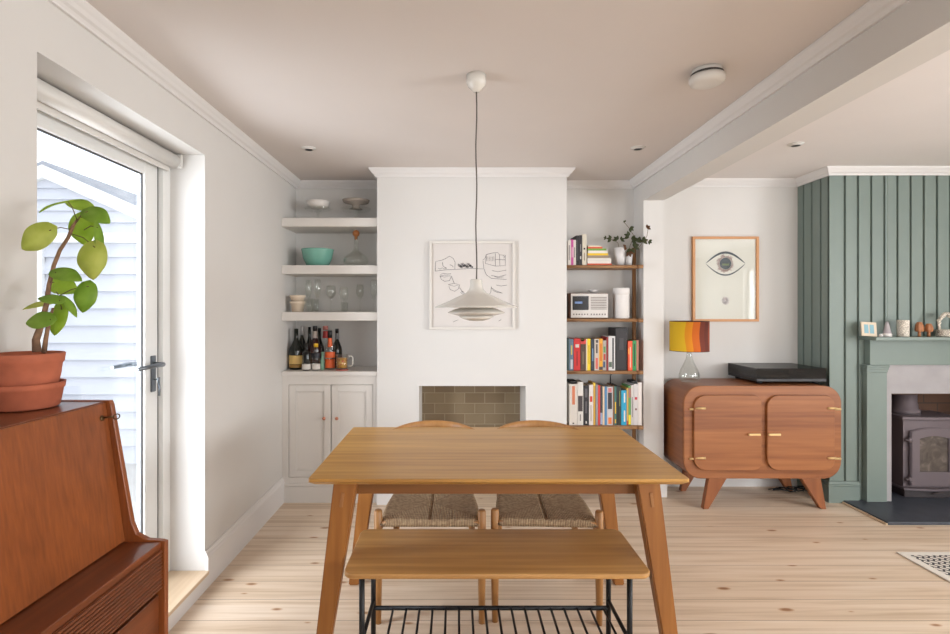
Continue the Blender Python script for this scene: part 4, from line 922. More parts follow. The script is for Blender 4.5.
# ------------------------------------------------------------------ wishbone chairs
def make_chair(label):
    r = root('dining_chair', (0, 0, 0), label, 'chair', 'woven-seat chairs tucked under the table')
    fx, fy = .235, -.235
    for s in (-1, 1):
        bm = B(); tube(bm, [(s*fx, fy, 0), (s*fx, fy, .25), (s*fx, fy, .507), (s*fx, fy, .514)], [.0135, .0185, .0185, .014], 16); obj('leg', bm, BEECH, r)
    for s in (-1, 1):
        bm = B(); tube(bm, [(s*.215, .19, 0), (s*.205, .20, .20), (s*.195, .21, .40), (s*.20, .205, .50), (s*.222, .17, .60), (s*.238, .12, .68), (s*.242, .085, .728)], [.0125, .016, .019, .0185, .017, .015, .012], 14); obj('leg', bm, BEECH, r)
    # bent top rail / arms: oval section, tall at the back
    t = bmesh.new(); rings = []
    for i in range(33):
        a = -PI*.06+PI*1.12*i/32; sa = max(0, math.sin(a)); e = min(1, min(i, 32-i)/2+.6)
        c = Vector((.25*math.cos(a), .02+.25*math.sin(a), .736+.041*sa**.45)); d = Vector((math.cos(a), math.sin(a), 0))
        hr, hz = .014*e, (.013+.023*sa)*e
        rings.append([t.verts.new(c+d*hr*math.cos(q*PI/6)+Vector((0, 0, hz*math.sin(q*PI/6)))) for q in range(12)])
    for a_, b_ in zip(rings, rings[1:]):
        for q in range(12): t.faces.new((a_[q], a_[(q+1) % 12], b_[(q+1) % 12], b_[q])).smooth = True
    t.faces.new(list(reversed(rings[0]))); t.faces.new(rings[-1]); bmesh.ops.recalc_face_normals(t, faces=t.faces[:])
    bm = B(); add_bm(bm, t); obj('back_rail', bm, BEECH, r)
    bm = B()
    for s in (-1, 1): tube(bm, [(s*.018, .215, .43), (s*.016, .235, .52), (s*.03, .255, .62), (s*.075, .258, .72), (s*.082, .257, .765)], [.014, .013, .011, .010, .009], 10)
    obj('splat', bm, BEECH, r)
    bm = B()
    tube(bm, [(-fx, fy, .455), (fx, fy, .455)], .014, 12); tube(bm, [(-.2, .205, .44), (.2, .205, .44)], .013, 12)
    for s in (-1, 1):
        tube(bm, [(s*fx, fy, .415), (s*.2, .205, .40)], .011, 12); tube(bm, [(s*fx, fy, .25), (s*.205, .2, .25)], .009, 10)
    tube(bm, [(-.2, .205, .30), (.2, .205, .30)], .009, 10); tube(bm, [(-fx, fy, .375), (fx, fy, .375)], .010, 10)
    obj('rail', bm, BEECH, r)
    # woven seat: closed pillow-like slab
    t = bmesh.new(); n = 48; top = []; bot = []
    for j in range(n+1):
        v_ = -1+2*j/n; rt = []; rb = []
        for i in range(n+1):
            u = -1+2*i/n
            hw = .226-.028*(v_+1)/2
            bulge = 1+.06*math.sin(PI*(v_+1)/2)
            x = u*hw*bulge; y = -.02+v_*.232
            e = max(abs(u), abs(v_)); rnd = math.sqrt(max(0, 1-((e-.9)/.1)**2)) if e > .9 else 1
            # stay between the posts at the corners
            dip = .014*(1-u*u)*(1-v_*v_)*-1
            seam = -.009 if (abs(u) < .025 and abs(v_) < .93) else 0
            crn = -.006*max(0, abs(u)-.8)*5*max(0, abs(v_)-.8)*5
            rt.append(t.verts.new((x, y, .455+.02*rnd+dip+seam+crn))); rb.append(t.verts.new((x, y, .452-.016*rnd)))
        top.append(rt); bot.append(rb)
    for j in range(n):
        for i in range(n):
            t.faces.new((top[j][i], top[j][i+1], top[j+1][i+1], top[j+1][i])).smooth = True
            t.faces.new((bot[j][i], bot[j+1][i], bot[j+1][i+1], bot[j][i+1])).smooth = True
    for j in range(n):
        t.faces.new((top[j][0], top[j+1][0], bot[j+1][0], bot[j][0])); t.faces.new((top[j][n], bot[j][n], bot[j+1][n], top[j+1][n]))
        t.faces.new((top[0][j], bot[0][j], bot[0][j+1], top[0][j+1])); t.faces.new((top[n][j], top[n][j+1], bot[n][j+1], bot[n][j]))
    bm = B(); add_bm(bm, t); obj('woven_seat', bm, CORD, r)
    return r
ch = make_chair('wooden chair with woven cord seat at the left, on the table\'s far side')
cc = copy_tree(ch)
ch.location = (-.118, 2.595, 0); ch.rotation_euler = (0, 0, 0)
cc['label'] = 'wooden chair with woven cord seat at the right, on the table\'s far side'
cc.location = (.424, 2.595, 0); cc.rotation_euler = (0, 0, -.05)

# ------------------------------------------------------------------ bureau at the left, turned a touch off the wall
u_root = root('bureau_desk', (0, 0, 0), 'teak bureau desk with sloping drop front, at the left edge under the plant', 'desk')
Z1b, ZL = 1.154, .740
# local frame: +X is the desk's front, Y its length; far end at y=0
xb, xt, xf, Wd = 0.0, .232, .405, .92
side = [(xb, .14), (xf, .14), (xf, ZL)]
side += [(xf-.012, ZL+.003), (xf-.055, ZL+.006), (xf-.085, ZL+.022), (xf-.10, ZL+.055), (xt+.012, Z1b-.012), (xt+.006, Z1b), (xb, Z1b)]
for y in (-.018, -Wd):
    bm = B(); prism(bm, side, y, y+.018, 'XZ', .002, 1); obj('side_panel', bm, TEAK, u_root)
bm = B(); box(bm, xb, xt-.008, -Wd+.018, -.018, Z1b-.022, Z1b-.003, .002, 1); obj('top_board', bm, TEAKY, u_root)
bm = B(); xa, za = xf-.118, ZL+.004; xc, zc = xt-.002, Z1b-.006
prism(bm, [(xa, za), (xc, zc), (xc-.02, zc-.002), (xa-.02, za)], -Wd+.0195, -.0195, 'XZ', .001, 1); df = obj('drop_front', bm, TEAK, u_root)
bm = B(); box(bm, xb+.01, xf-.012, -Wd+.018, -.018, ZL-.02, ZL, .002, 1); obj('ledge', bm, TEAKY, u_root)
bm = B(); zb = .605
k = 11; pz = (ZL-.022-zb)/k
for i in range(k): box(bm, xf-.03, xf-.006, -Wd+.019, -.019, zb+i*pz+.0014, zb+(i+1)*pz-.0014, .0018, 1)
box(bm, xf-.032, xf-.012, -Wd+.019, -.019, zb, ZL-.021); obj('drawer', bm, TEAKY, u_root)
for za_, zb_ in ((.385, .588), (.165, .38)):
    bm = B(); box(bm, xf-.036, xf-.016, -Wd+.021, -.021, za_, zb_, .002, 1); dd = obj('drawer', bm, TEAKY, u_root)
    bm = B(); box(bm, xf-.016, xf-.004, -Wd/2-.06, -Wd/2+.06, zb_-.03, zb_-.012, .003); obj('pull', bm, TEAKY, dd)
bm = B(); box(bm, xb, xb+.008, -Wd+.018, -.018, .14, Z1b-.022); box(bm, xb+.008, xf-.04, -Wd+.018, -.018, .14, .158); obj('carcass', bm, TEAKY, u_root)
for x in (.04, xf-.04):
    for y in (-.06, -Wd+.06):
        bm = B(); tube(bm, [(x, y, 0), (x, y, .14)], [.013, .02], 12); obj('leg', bm, TEAK, u_root)
# key in the drop front's lock
t_ = .9; kx = xa+(xc-xa)*t_; kz = za+(zc-za)*t_
bm = B(); lathe(bm, [(0, 0), (.008, 0), (.008, .002), (0, .002)], 0, 0, 0, 14, axis=Matrix.Translation((kx+.0005, -.045, kz)) @ Matrix.Rotation(PI/2-.3, 4, 'Y')); obj('escutcheon', bm, mat('aged_brass', (96, 72, 44), .4, .6), df)
u_root.location = (-1.257, 1.55, 0); u_root.rotation_euler = (0, 0, -.02)
bm = B(); kk = Vector((-1.257+kx+.002, 1.505-.0, kz)); tube(bm, [kk-Vector((.004, 0, 0)), kk+Vector((.028, 0, .004))], .0022, 8)
for i in range(1): tube(bm, [kk+Vector((.028+.009-.009*math.cos(a), .009*math.sin(a)*.4, .004+.007*math.sin(a))) for a in [j*2*PI/12 for j in range(13)]], .0018, 6)
tag(obj('key', bm, mat('aged_brass', (96, 72, 44), .4, .6), loc=kk), 'small dark key in the lock of the teak bureau', 'key')

# potted plant on the bureau
PXc, PYc, PZ0 = -1.182, 1.43, Z1b+.0012-.003
bm = B(); lathe(bm, [(0, 0), (.072, 0), (.076, .004), (.084, .05), (.087, .052), (.089, .068), (.085, .068), (.081, .05), (.07, .008), (0, .008)], PXc, PYc, PZ0+.001, 40)
tag(obj('plant_saucer', bm, TERRA), 'deep terracotta saucer under the plant pot on the bureau', 'saucer')
r = root('potted_plant', (PXc, PYc, PZ0+.01), 'terracotta potted plant with round lime-green leaves on the bureau', 'plant')
zr = 1.302-PZ0
bm = B(); lathe(bm, [(.0665, .0685), (.071, .0690), (.0725, .078), (.0665, .078)], PXc, PYc, PZ0, 30); obj('limescale_ring', bm, mat('limescale', (206, 192, 182), .9), r)
bm = B(); lathe(bm, [(0, .01), (.062, .01), (.0775, zr-.06), (.081, zr-.03), (.0855, zr-.024), (.088, zr-.002), (.086, zr), (.081, zr), (.077, zr-.03), (.07, zr-.04)], PXc, PYc, PZ0, 40, cap=False); obj('pot', bm, TERRA, r)
bm = B(); lathe(bm, [(0, zr-.025), (.0765, zr-.03), (.066, zr-.05), (0, zr-.05)], PXc, PYc, PZ0, 30); obj('soil', bm, SOIL, r)
def p3(px, py, Y=1.45): return Vector((PX(px, Y), Y, PZ(py, Y)))
bm = B(); tube(bm, [p3(37, 352), p3(36, 340), p3(42, 322), p3(47, 302), p3(49, 285), p3(54, 265), p3(60, 250), p3(68, 238), p3(73, 226), p3(77, 220)], [.011, .0095, .0075, .0062, .0056, .0052, .005, .0046, .0044, .003], 10)
tube(bm, [p3(44, 352, 1.43), p3(46, 338, 1.42), p3(49, 322, 1.42), p3(53, 308, 1.43)], [.0065, .0055, .0045, .003], 10); obj('trunk', bm, STEM, r)
# px, py, length, width (pixels), tip direction angle in picture (deg), normal, material, stem anchor
LV = [(52, 206, 31, 17, 200, (.1, -.25, 1), LEAF, (77, 220), 1.40), (76, 204, 24, 19, 160, (.1, -.6, .8), LEAF, (78, 220), 1.50), (99, 217, 27, 20, -25, (.1, -.8, .6), LEAFD, (77, 222), 1.45),
      (34, 240, 34, 26, 215, (.3, -1, .2), LEAFY, (72, 230), 1.40), (84, 232, 30, 26, -80, (.1, -1, .2), LEAF, (76, 222), 1.48), (99, 242, 30, 10, -80, (1, -.35, .1), LEAFD, (84, 230), 1.42),
      (93, 264, 34, 30, -92, (0, -1, .15), LEAFY, (72, 234), 1.40), (69, 276, 30, 18, -15, (.1, -.7, .7), LEAFD, (50, 284), 1.41), (66, 287, 28, 20, -20, (.1, -.8, .4), LEAF, (50, 288), 1.50),
      (85, 300, 28, 20, -100, (.35, -1, .2), LEAFD, (55, 298), 1.44), (71, 308, 24, 9, -50, (.8, -.5, .5), LEAFD, (56, 300), 1.40), (33, 306, 24, 14, 190, (0, -.5, .9), LEAFY, (48, 300), 1.50),
      (48, 299, 22, 13, 170, (0, -.7, .8), LEAFD, (56, 292), 1.38), (37, 321, 25, 19, 185, (0, -.9, .5), LEAFD, (50, 312), 1.39), (57, 323, 28, 20, -105, (0, -1, .3), LEAF, (60, 306), 1.44), (62, 309, 12, 10, -30, (0, -1, .4), LEAFD, (55, 304), 1.46)]
for (px, py, l, w_, ang, nrm, m_, anc, Yl) in LV:
    s = Yl/F; a = math.radians(ang); u = Vector((math.cos(a), -.1, math.sin(a))); c = p3(px, py, Yl)
    c.x = max(c.x, XL+.05) if px < 40 else c.x
    bm = B(); leafmesh(bm, c, u, nrm, l*s*.93, w_*s*1.02, .12, 1); lf = obj('leaf', bm, m_, r)
    st = c-u.normalized()*l*s*.5
    an = p3(*anc); mid_ = (st+an)/2+Vector((0, 0, .008))
    bm = B(); tube(bm, [an, mid_, st], .0013, 6); obj('petiole', bm, TWIG, lf)

# ------------------------------------------------------------------ sideboard
YSB = 3.70; sx0, sx1, sz0, sz1, YSBb = 1.622, 2.742, .220, .879, 4.12
r = root('sideboard', ((sx0+sx1)/2, 3.9, 0), 'rounded cherry wood sideboard with two doors on splayed legs', 'sideboard')
bm = B(); prism(bm, rrect(sx0, sx1, sz0, sz1, .125, 12), YSB+.02, YSBb, 'XZ', .004, 2); obj('case', bm, CHERRYD, r)
bm = B(); prism(bm, rrect(sx0-.001, sx1+.001, sz0-.001, sz1+.001, .125, 12), YSB, YSB+.0195, 'XZ', .005, 2); obj('front_panel', bm, CHERRY, r)
YQ = YSB-.022; d1 = (PX(694.2, YQ), PX(761.6, YQ)); d2 = (PX(767.4, YQ), PX(835, YQ)); dzz = (PZ(470.6, YQ), PZ(395.3, YQ))
for i, (a, b_) in enumerate((d1, d2)):
    bm = B(); prism(bm, rrect(a, b_, dzz[0], dzz[1], (.055, .085, .085, .055) if i == 0 else (.07, .085, .085, .07), 8), YSB-.022, YSB-.0005, 'XZ', .004, 2); d = obj('door', bm, CHERRY, r)
    hx = PX(754.5, YSB-.04) if i == 0 else PX(774.6, YSB-.04); hz = PZ(433.3, YSB)
    bm = B(); box(bm, hx-.042, hx+.042, YSB-.048, YSB-.036, hz-.0075, hz+.0075, .003)
    for q in (-.025, .025): tube(bm, [(hx+q, YSB-.022, hz), (hx+q, YSB-.04, hz)], .004, 8)
    obj('handle', bm, BRASS, d)
    hxx = (PX(695, YSB) if i == 0 else PX(834, YSB))
    for py in (408, 457.5):
        z = PZ(py, YSB); bm = B(); s = 1 if i == 0 else -1
        tube(bm, [(hxx+s*.006, YSB-.028, z+.003), (hxx+s*.062, YSB-.028, z+.003)], .008, 10); tube(bm, [(hxx-s*.042, YSB-.008, z-.007), (hxx+s*.006, YSB-.008, z-.007)], .008, 10)
        tube(bm, [(hxx-s*.002, YSB-.008, z-.007), (hxx-s*.002, YSB-.028, z+.003)], .005, 8); tube(bm, [(hxx+s*.006, YSB-.028, z+.003), (hxx-s*.002, YSB-.028, z+.003)], .005, 8)
        obj('hinge', bm, BRASS, d)
for yy in (YSB+.005, 4.072):
    for pts in ([(1.803, sz0+.002), (1.932, sz0+.002), (1.80, 0), (1.763, 0)], [(2.461, sz0+.002), (2.60, sz0+.002), (2.640, 0), (2.602, 0)]):
        bm = B(); prism(bm, pts, yy, yy+.045, 'XZ', .004, 2); obj('leg', bm, CHERRYL, r)
# record player
ZT = sz1; Y0, Y1 = 3.79, 4.185; x0, x1 = 2.19, 2.70
r = root('record_player', ((x0+x1)/2, 3.98, ZT), 'black record player with clear smoked lid on the sideboard', 'record player')
bm = B(); box(bm, x0, x1, Y0, Y1, ZT+.018, ZT+.040, .003); obj('plinth', bm, mat('record_plinth', (30, 27, 29), .4), r)
bm = B()
for (a0, a1, b0, b1, c0, c1) in ((x0, x1, Y0, Y0+.003, .041, .112), (x0, x1, Y1-.003, Y1, .041, .112), (x0, x0+.003, Y0+.003, Y1-.003, .041, .112), (x1-.003, x1, Y0+.003, Y1-.003, .041, .112), (x0, x1, Y0, Y1, .112, .115)):
    box(bm, a0, a1, b0, b1, ZT+c0, ZT+c1)
obj('lid', bm, glassy('smoked_lid', (150, 144, 142), .35), r)
bm = B(); lathe(bm, [(0, .041), (.148, .041), (.15, .044), (.15, .058), (.145, .060), (0, .060)], x0+.19, (Y0+Y1)/2, ZT, 48); obj('platter', bm, mat('platter', (120, 104, 78), .35, .5), r)
bm = B(); tube(bm, [(x1-.06, Y1-.08, ZT+.041), (x1-.06, Y1-.08, ZT+.095)], .016, 16); tube(bm, [(x1-.06, Y1-.08, ZT+.09), (x1-.07, Y1-.2, ZT+.09), (x1-.12, Y0+.1, ZT+.085)], .005, 8); box(bm, x1-.14, x1-.11, Y0+.08, Y0+.12, ZT+.078, ZT+.092, .002)
obj('tonearm', bm, mat('tonearm_metal', (176, 160, 130), .3, .8), r)
for x in (x0+.05, x1-.05):
    for y in (Y0+.05, Y1-.05):
        bm = B(); lathe(bm, [(0, 0), (.02, 0), (.018, .018), (0, .018)], x, y, ZT+.0005, 16); obj('foot', bm, BLACKM, r)
# lamp
X, Y = PX(689.2, 3.93), 3.93; zb = ZT
r = root('table_lamp', (X, Y, zb), 'table lamp with orange and yellow striped drum shade on clear glass base', 'lamp')
bm = B(); lathe(bm, [(0, 0), (.062, 0), (.074, .02), (.076, .05), (.066, .09), (.044, .13), (.026, .17), (.018, .205), (.018, .235), (.015, .235), (.015, .205), (.023, .17), (.041, .13), (.062, .09), (.072, .05), (.07, .022), (.058, .006), (0, .006)], X, Y, zb+.0005, 36); obj('glass_base', bm, GLASS, r)
bm = B(); tube(bm, [(X, Y, zb+.232), (X, Y, zb+.30)], .014, 14); tube(bm, [(X-.137, Y, zb+.262), (X+.137, Y, zb+.262)], .002, 6); tube(bm, [(X, Y-.137, zb+.262), (X, Y+.137, zb+.262)], .002, 6); obj('lamp_holder', bm, STEEL, r)
bm = B(); z0_, z1_ = PZ(349.4, Y)-zb-.012, PZ(321, Y)-zb+.0
lathe(bm, [(.139, z0_), (.139, z1_), (.137, z1_), (.137, z0_), (.139, z0_)], X, Y, zb, 56, cap=False); o = obj('lamp_shade', bm, SHADE, r)
bm = B()
for q in (z0_, z1_-.004): lathe(bm, [(.1396, q), (.1396, q+.004), (.1365, q+.004), (.1365, q), (.1396, q)], X, Y, zb, 56, cap=False)
obj('shade_rim', bm, mat('rim_brown', (70, 40, 30), .6), o)
# framed eye print
x0, x1, z0, z1 = PX(692.6, 4.18), PX(758.8, 4.18), PZ(321.6, 4.18), PZ(236.5, 4.18); YW = YB2
r = root('framed_print', ((x0+x1)/2, YW-.01, z0), 'wood-framed print of a single eye on the wall above the sideboard', 'picture')
bm = B(); w = .02
for q in ((x0, x1, z1-w, z1), (x0, x1, z0, z0+w), (x0, x0+w, z0+w, z1-w), (x1-w, x1, z0+w, z1-w)):
    box(bm, q[0], q[1], YW-.025, YW-.001, q[2], q[3], .001, 1)
obj('frame', bm, mat('frame_oak', (198, 142, 92), .5), r)
bm = B(); box(bm, x0+w, x1-w, YW-.012, YW-.002, z0+w, z1-w); pp = obj('paper', bm, CREAMP, r)
ex, ez = PX(725.3, 4.19), PZ(263.6, 4.19); ew, eh = .16, .098
def arc(up, w_, h_, n=24): return [(ex-w_+2*w_*i/n, ez+up*h_*(math.sin(PI*i/n)**.9)) for i in range(n+1)]
bm = B()
a = arc(1, ew, eh); b2 = [(ex-ew+2*ew*i/24, ez+(eh-.018)*(math.sin(PI*i/24)**1.1)) for i in range(25)]
prism(bm, a+b2[::-1][1:-1], YW-.0135, YW-.012, 'XZ')
a = arc(-1, ew, eh); b2 = [(ex-ew*.98+2*ew*.98*i/24, ez-(eh-.011)*(math.sin(PI*i/24)**.95)) for i in range(25)]
prism(bm, a+b2[::-1][1:-1], YW-.0135, YW-.012, 'XZ')
obj('eye_outline', bm, mat('ink_slate', (60, 68, 72), .7), r)
def disc(r_, y, m_, name, cx=ex, cz=ez, n=36):
    bm = B(); prism(bm, [(cx+r_*math.cos(2*PI*i/n), cz+r_*math.sin(2*PI*i/n)) for i in range(n)], y, y+.0006, 'XZ'); return obj(name, bm, m_, r)
bm = B()
for i in range(54):
    a = 2*PI*i/54; j = random.uniform(.72, 1.0); r1 = .078*j
    if abs(r1*math.sin(a)) > eh-.02: continue
    tube(bm, [(ex+.05*math.cos(a), YW-.0132, ez+.05*math.sin(a)), (ex+r1*math.cos(a+.05), YW-.0132, ez+r1*math.sin(a+.05))], .0022, 5)
obj('iris_lines', bm, mat('ink_pink', (170, 132, 124), .8), r)
disc(.047, YW-.0138, mat('ink_slate', (60, 68, 72), .7), 'pupil')
bm = B()
for (zz, ww) in ((-.004, .028), (-.012, .024)):
    for k in range(5): box(bm, ex-ww+k*ww*.42, ex-ww+k*ww*.42+ww*.3, YW-.0146, YW-.0139, ez+zz-.0025, ez+zz+.0025)
obj('pupil_mark', bm, mat('ink_lime', (150, 168, 84), .8), r)
mz = PZ(300.6, 4.19)
bm = B()
for i in range(12):
    a = 2*PI*i/12; tube(bm, [(ex+.008*math.cos(a), YW-.0132, mz+.008*math.sin(a)), (ex+.032*math.cos(a), YW-.0132, mz+.032*math.sin(a))], .003, 5)
obj('rosette', bm, mat('ink_mauve', (186, 166, 168), .8), r)
bm = B(); box(bm, x0+w, x1-w, YW-.0185, YW-.017, z0+w, z1-w); obj('glazing', bm, PANE, r)
# cable under the sideboard
bm = B(); random.seed(9)
pts = [Vector((2.46+.2*i/40+.035*math.sin(i*.75), 4.06+.035*math.cos(i*.55), .008+.02*abs(math.sin(i*.31)))) for i in range(41)]
tube(bm, pts, .0045, 8); tube(bm, [p+Vector((.05, -.02, .012)) for p in pts[12:]], .0045, 8)
tag(obj('power_cable', bm, bmat((24, 24, 26))), 'tangled black power cable on the floor beneath the sideboard', 'cable')

# ------------------------------------------------------------------ fireplace surround, hearth and stove
bm = B(); box(bm, 2.85, 4.35, 3.43, YG-.001, 0, .02, .003); box(bm, FX0+.001, FX1-.001, YG-.001, YB2-.031, 0, .02)
hs_ = tag(obj('hearth_slab', bm, SLATE), 'dark slate hearth slab in front of the stove', 'hearth')
bm = B(); box(bm, 2.836, 2.8495, 3.43, YG-.018, 0, .012, .002, 1); obj('wooden_edging', bm, SILLW, hs_)
r = root('fireplace_surround', (3.6, 3.78, .02), 'pale green painted timber fireplace surround with mantelshelf', 'fireplace')
MX0 = 2.976; MX1 = 7.2-MX0; YM = 3.685; MZ1, MZ0 = 1.2275, 1.2035
bm = B(); box(bm, MX0, MX1, YM, YG-.0005, MZ0, MZ1, .002, 1); obj('mantelshelf', bm, GREEN, r)
bm = B(); box(bm, 3.014, 7.2-3.014, 3.785, YG-.0005, 1.02, MZ0, .001, 1); obj('frieze', bm, GREEN, r)
for s in (0, 1):
    f = (lambda v: v) if s == 0 else (lambda v: 7.2-v)
    def bb(a, b_, *rest): 
        lo, hi = sorted((f(a), f(b_))); box(bm, lo, hi, *rest)
    bm = B(); bb(2.996, 3.142, 3.79, YG-.0005, .0205, .965, .002, 1); j = obj('jamb', bm, GREEN, r)
    bm = B(); bb(2.992, 3.146, 3.786, YG-.0005, .9655, .985, .002, 1); bb(2.989, 3.149, 3.781, YG-.0005, .985, 1.003, .002, 1); bb(2.986, 3.152, 3.775, YG-.0005, 1.003, 1.0195, .003, 1); obj('capital', bm, GREEN, j)
bm = B(); box(bm, 3.143, FX0, 3.805, YG+.05, .0205, 1.0195); box(bm, FX1, 7.2-3.143, 3.805, YG+.05, .0205, 1.0195); box(bm, FX0, FX1, 3.805, YG+.05, FZ, 1.0195); 
obj('slip', bm, PLASTER, r)
# stove
SX, SYf, SYb = 3.55, 3.875, 4.13; hw = .215
r = root('wood_stove', (SX, 4.0, .0), 'grey-brown cast iron wood-burning stove in the fireplace', 'stove')
z0 = .0205
def plan(w, yf, bow, n=10):
    return [(SX-w, SYb)]+[(SX-w+2*w*i/n, yf-bow*math.sin(PI*i/n)) for i in range(n+1)]+[(SX+w, SYb)]
bm = B(); prism(bm, plan(hw-.012, SYf+.018, .02), z0+.075, .60, 'XY', .006, 2); obj('body', bm, STOVE, r)
bm = B(); prism(bm, plan(hw+.008, SYf-.002, .022), .6005, .624, 'XY', .006, 2); obj('top_plate', bm, STOVE, r)
bm = B(); prism(bm, plan(hw+.004, SYf-.01, .03), z0+.06, z0+.0745, 'XY', .003, 2); obj('ash_shelf', bm, STOVE, r)
bm = B(); prism(bm, plan(hw-.025, SYf+.02, .02), z0, z0+.0595, 'XY', .003, 1); obj('base', bm, CAST, r)
dxa, dxb, dza, dzb = 3.378, 3.722, .112, .520
# arched door ring
yD = SYf-.018
def arch(a, b_, c, d_, rise, n=10): return [(a, c), (b_, c)]+[(b_-(b_-a)*i/n, d_+rise*math.sin(PI*i/n)) for i in range(n+1)]
bm = B(); go = (dxa+.062, dxb-.062, dza+.105, dzb-.055)
O = arch(dxa, dxb, dza, dzb, .025); I = arch(go[0], go[1], go[2], go[3], .02)
t = bmesh.new(); vo = [t.verts.new((u, yD, v)) for u, v in O]; vi = [t.verts.new((u, yD, v)) for u, v in I]; vo2 = [t.verts.new((u, yD+.022, v)) for u, v in O]; vi2 = [t.verts.new((u, yD+.022, v)) for u, v in I]; n = len(O)
for i in range(n):
    j = (i+1) % n
    t.faces.new((vo[i], vo[j], vi[j], vi[i])); t.faces.new((vo2[i], vi2[i], vi2[j], vo2[j])); t.faces.new((vo[i], vo2[i], vo2[j], vo[j])); t.faces.new((vi[i], vi[j], vi2[j], vi2[i]))
bmesh.ops.recalc_face_normals(t, faces=t.faces[:]); bmesh.ops.bevel(t, geom=[e for e in t.edges if all(abs(v.co.y-yD) < 1e-6 for v in e.verts) and len({v for v in e.verts} & set(vo)) == 2], offset=.006, segments=2, affect='EDGES')
add_bm(bm, t); d = obj('door', bm, STOVE, r)
bm = B(); prism(bm, arch(go[0]-.006, go[1]+.006, go[2]-.006, go[3]+.0, .02), yD+.012, yD+.018, 'XZ'); 
gm = mat('fire_glass', (70, 62, 56), .12); nt, N, L, b = nodes(gm); tcn = N.new('ShaderNodeTexCoord'); nn = N.new('ShaderNodeTexNoise'); nn.inputs['Scale'].default_value = 9; nn.inputs['Detail'].default_value = 2; nn.inputs['Distortion'].default_value = 2
L.new(tcn.outputs['Object'], nn.inputs['Vector']); rr = ramp(N, [(.35, srgb(78, 70, 66)), (.6, srgb(98, 90, 84)), (.8, srgb(128, 118, 110))]); L.new(nn.outputs['Fac'], rr.inputs['Fac']); L.new(rr.outputs['Color'], b.inputs['Base Color'])
obj('glass_pane', bm, gm, d)
for z in (.16, .455):
    bm = B(); tube(bm, [(dxa-.01, yD+.0, z-.02), (dxa-.01, yD+.0, z+.02)], .011, 12); tube(bm, [(dxa-.035, yD+.006, z), (dxa+.01, yD+.004, z)], .007, 8); obj('hinge', bm, STOVE, d)
bm = B(); tube(bm, [(3.52, yD-.012, .058), (3.555, yD-.02, .066), (3.60, yD-.03, .068)], .006, 8); tube(bm, [(3.575, yD+.03, .055), (3.575, yD-.026, .066)], .006, 8); obj('air_lever', bm, CAST, r)
bm = B(); FXc, FYc = 3.475, 4.03; lathe(bm, [(.096, .6245), (.096, .655), (.083, .662), (.081, .70), (.076, .705), (.076, FZ-.025)], FXc, FYc, 0, 28); obj('flue_pipe', bm, STOVE, r)

# mantel ornaments
zm = MZ1+.0006; Ym = 3.75
x0, x1 = PX(861.8, Ym), PX(877.5, Ym)
M = Matrix.Translation(((x0+x1)/2, Ym, zm+.0035)) @ Matrix.Rotation(-.16, 4, 'X') @ Matrix.Rotation(.06, 4, 'Y')
hh = .102; hw_ = (x1-x0)/2-.002
bm = B(); box(bm, -hw_, hw_, 0, .008, 0, hh, .001, 1, M=M); o = obj('small_picture', bm, mat('card_cream', (214, 196, 172), .6)); tag(o, 'small cream picture with two blue panels leaning on the mantelshelf', 'picture')
bm = B()
for a in (-.036, .004): box(bm, a, a+.03, -.0012, 0, .02, hh-.018, M=M)
obj('blue_panel', bm, mat('panel_blue', (132, 172, 184), .6), o)
X = PX(887, Ym); bm = B(); lathe(bm, [(0, 0), (.026, 0), (.027, .02), (.02, .05), (.012, .09), (.007, .105), (0, .11)], X, Ym, zm, 20)
o = obj('cone_figurine', bm, mat('figurine_grey', (168, 160, 162), .6)); tag(o, 'grey cone-shaped figurine with white foot on the mantelshelf', 'figurine')
bm = B(); lathe(bm, [(0, .0), (.029, 0), (.03, .014), (.026, .024), (.018, .024), (0, .02)], X, Ym, zm, 20); obj('foot', bm, mat('figurine_white', (220, 214, 210), .5), o)
bm = B(); X2 = PX(881, Ym-.01); lathe(bm, [(0, 0), (.012, 0), (.014, .012), (.008, .02), (0, .022)], X2, Ym-.01, zm, 14); tag(obj('pebble_ornament', bm, mat('figurine_white', (220, 214, 210), .5)), 'tiny white ornament beside the grey cone figurine', 'ornament')
X = PX(903, Ym); mt = mat('textured_white', (216, 208, 194), .6); nt, N, L, b = nodes(mt); tcn = N.new('ShaderNodeTexCoord'); vv = N.new('ShaderNodeTexVoronoi'); vv.inputs['Scale'].default_value = 75; vv.feature = 'DISTANCE_TO_EDGE'
L.new(tcn.outputs['Object'], vv.inputs['Vector']); rr = ramp(N, [(.03, srgb(150, 138, 124)), (.12, srgb(224, 216, 202))]); L.new(vv.outputs['Distance'], rr.inputs['Fac']); L.new(rr.outputs['Color'], b.inputs['Base Color'])
bm = B(); lathe(bm, [(0, 0), (.034, 0), (.036, .004), (.0365, .117), (.034, .12), (.031, .117), (.03, .01), (0, .008)], X, Ym, zm, 32); tag(obj('candle_holder', bm, mt), 'white crackle-textured cylinder vase in the middle of the mantelshelf', 'vase')
TW = wood('ornament_wood', (150, 92, 56), (186, 126, 84), 'Z', .5, 60)
for px, w2, h_, lab in ((919.3, .027, .105, 'left of the two carved wooden tree ornaments on the mantelshelf, slightly taller'), (928.8, .026, .094, 'right of the two carved wooden tree ornaments on the mantelshelf, slightly shorter')):
    X = PX(px, Ym); r = root('wooden_tree_ornament', (X, Ym, zm), lab, 'ornament', 'carved wooden trees on the mantelshelf')
    bm = B(); lathe(bm, [(0, .0), (.010, 0), (.008, .04), (0, .04)], X, Ym, zm, 12); obj('trunk', bm, TW, r)
    bm = B(); lathe(bm, [(0, .034), (w2*.85, .036), (w2, .05), (w2*.86, h_*.8), (w2*.5, h_), (0, h_)], X, Ym, zm, 8, smooth=False); obj('crown', bm, TW, r)
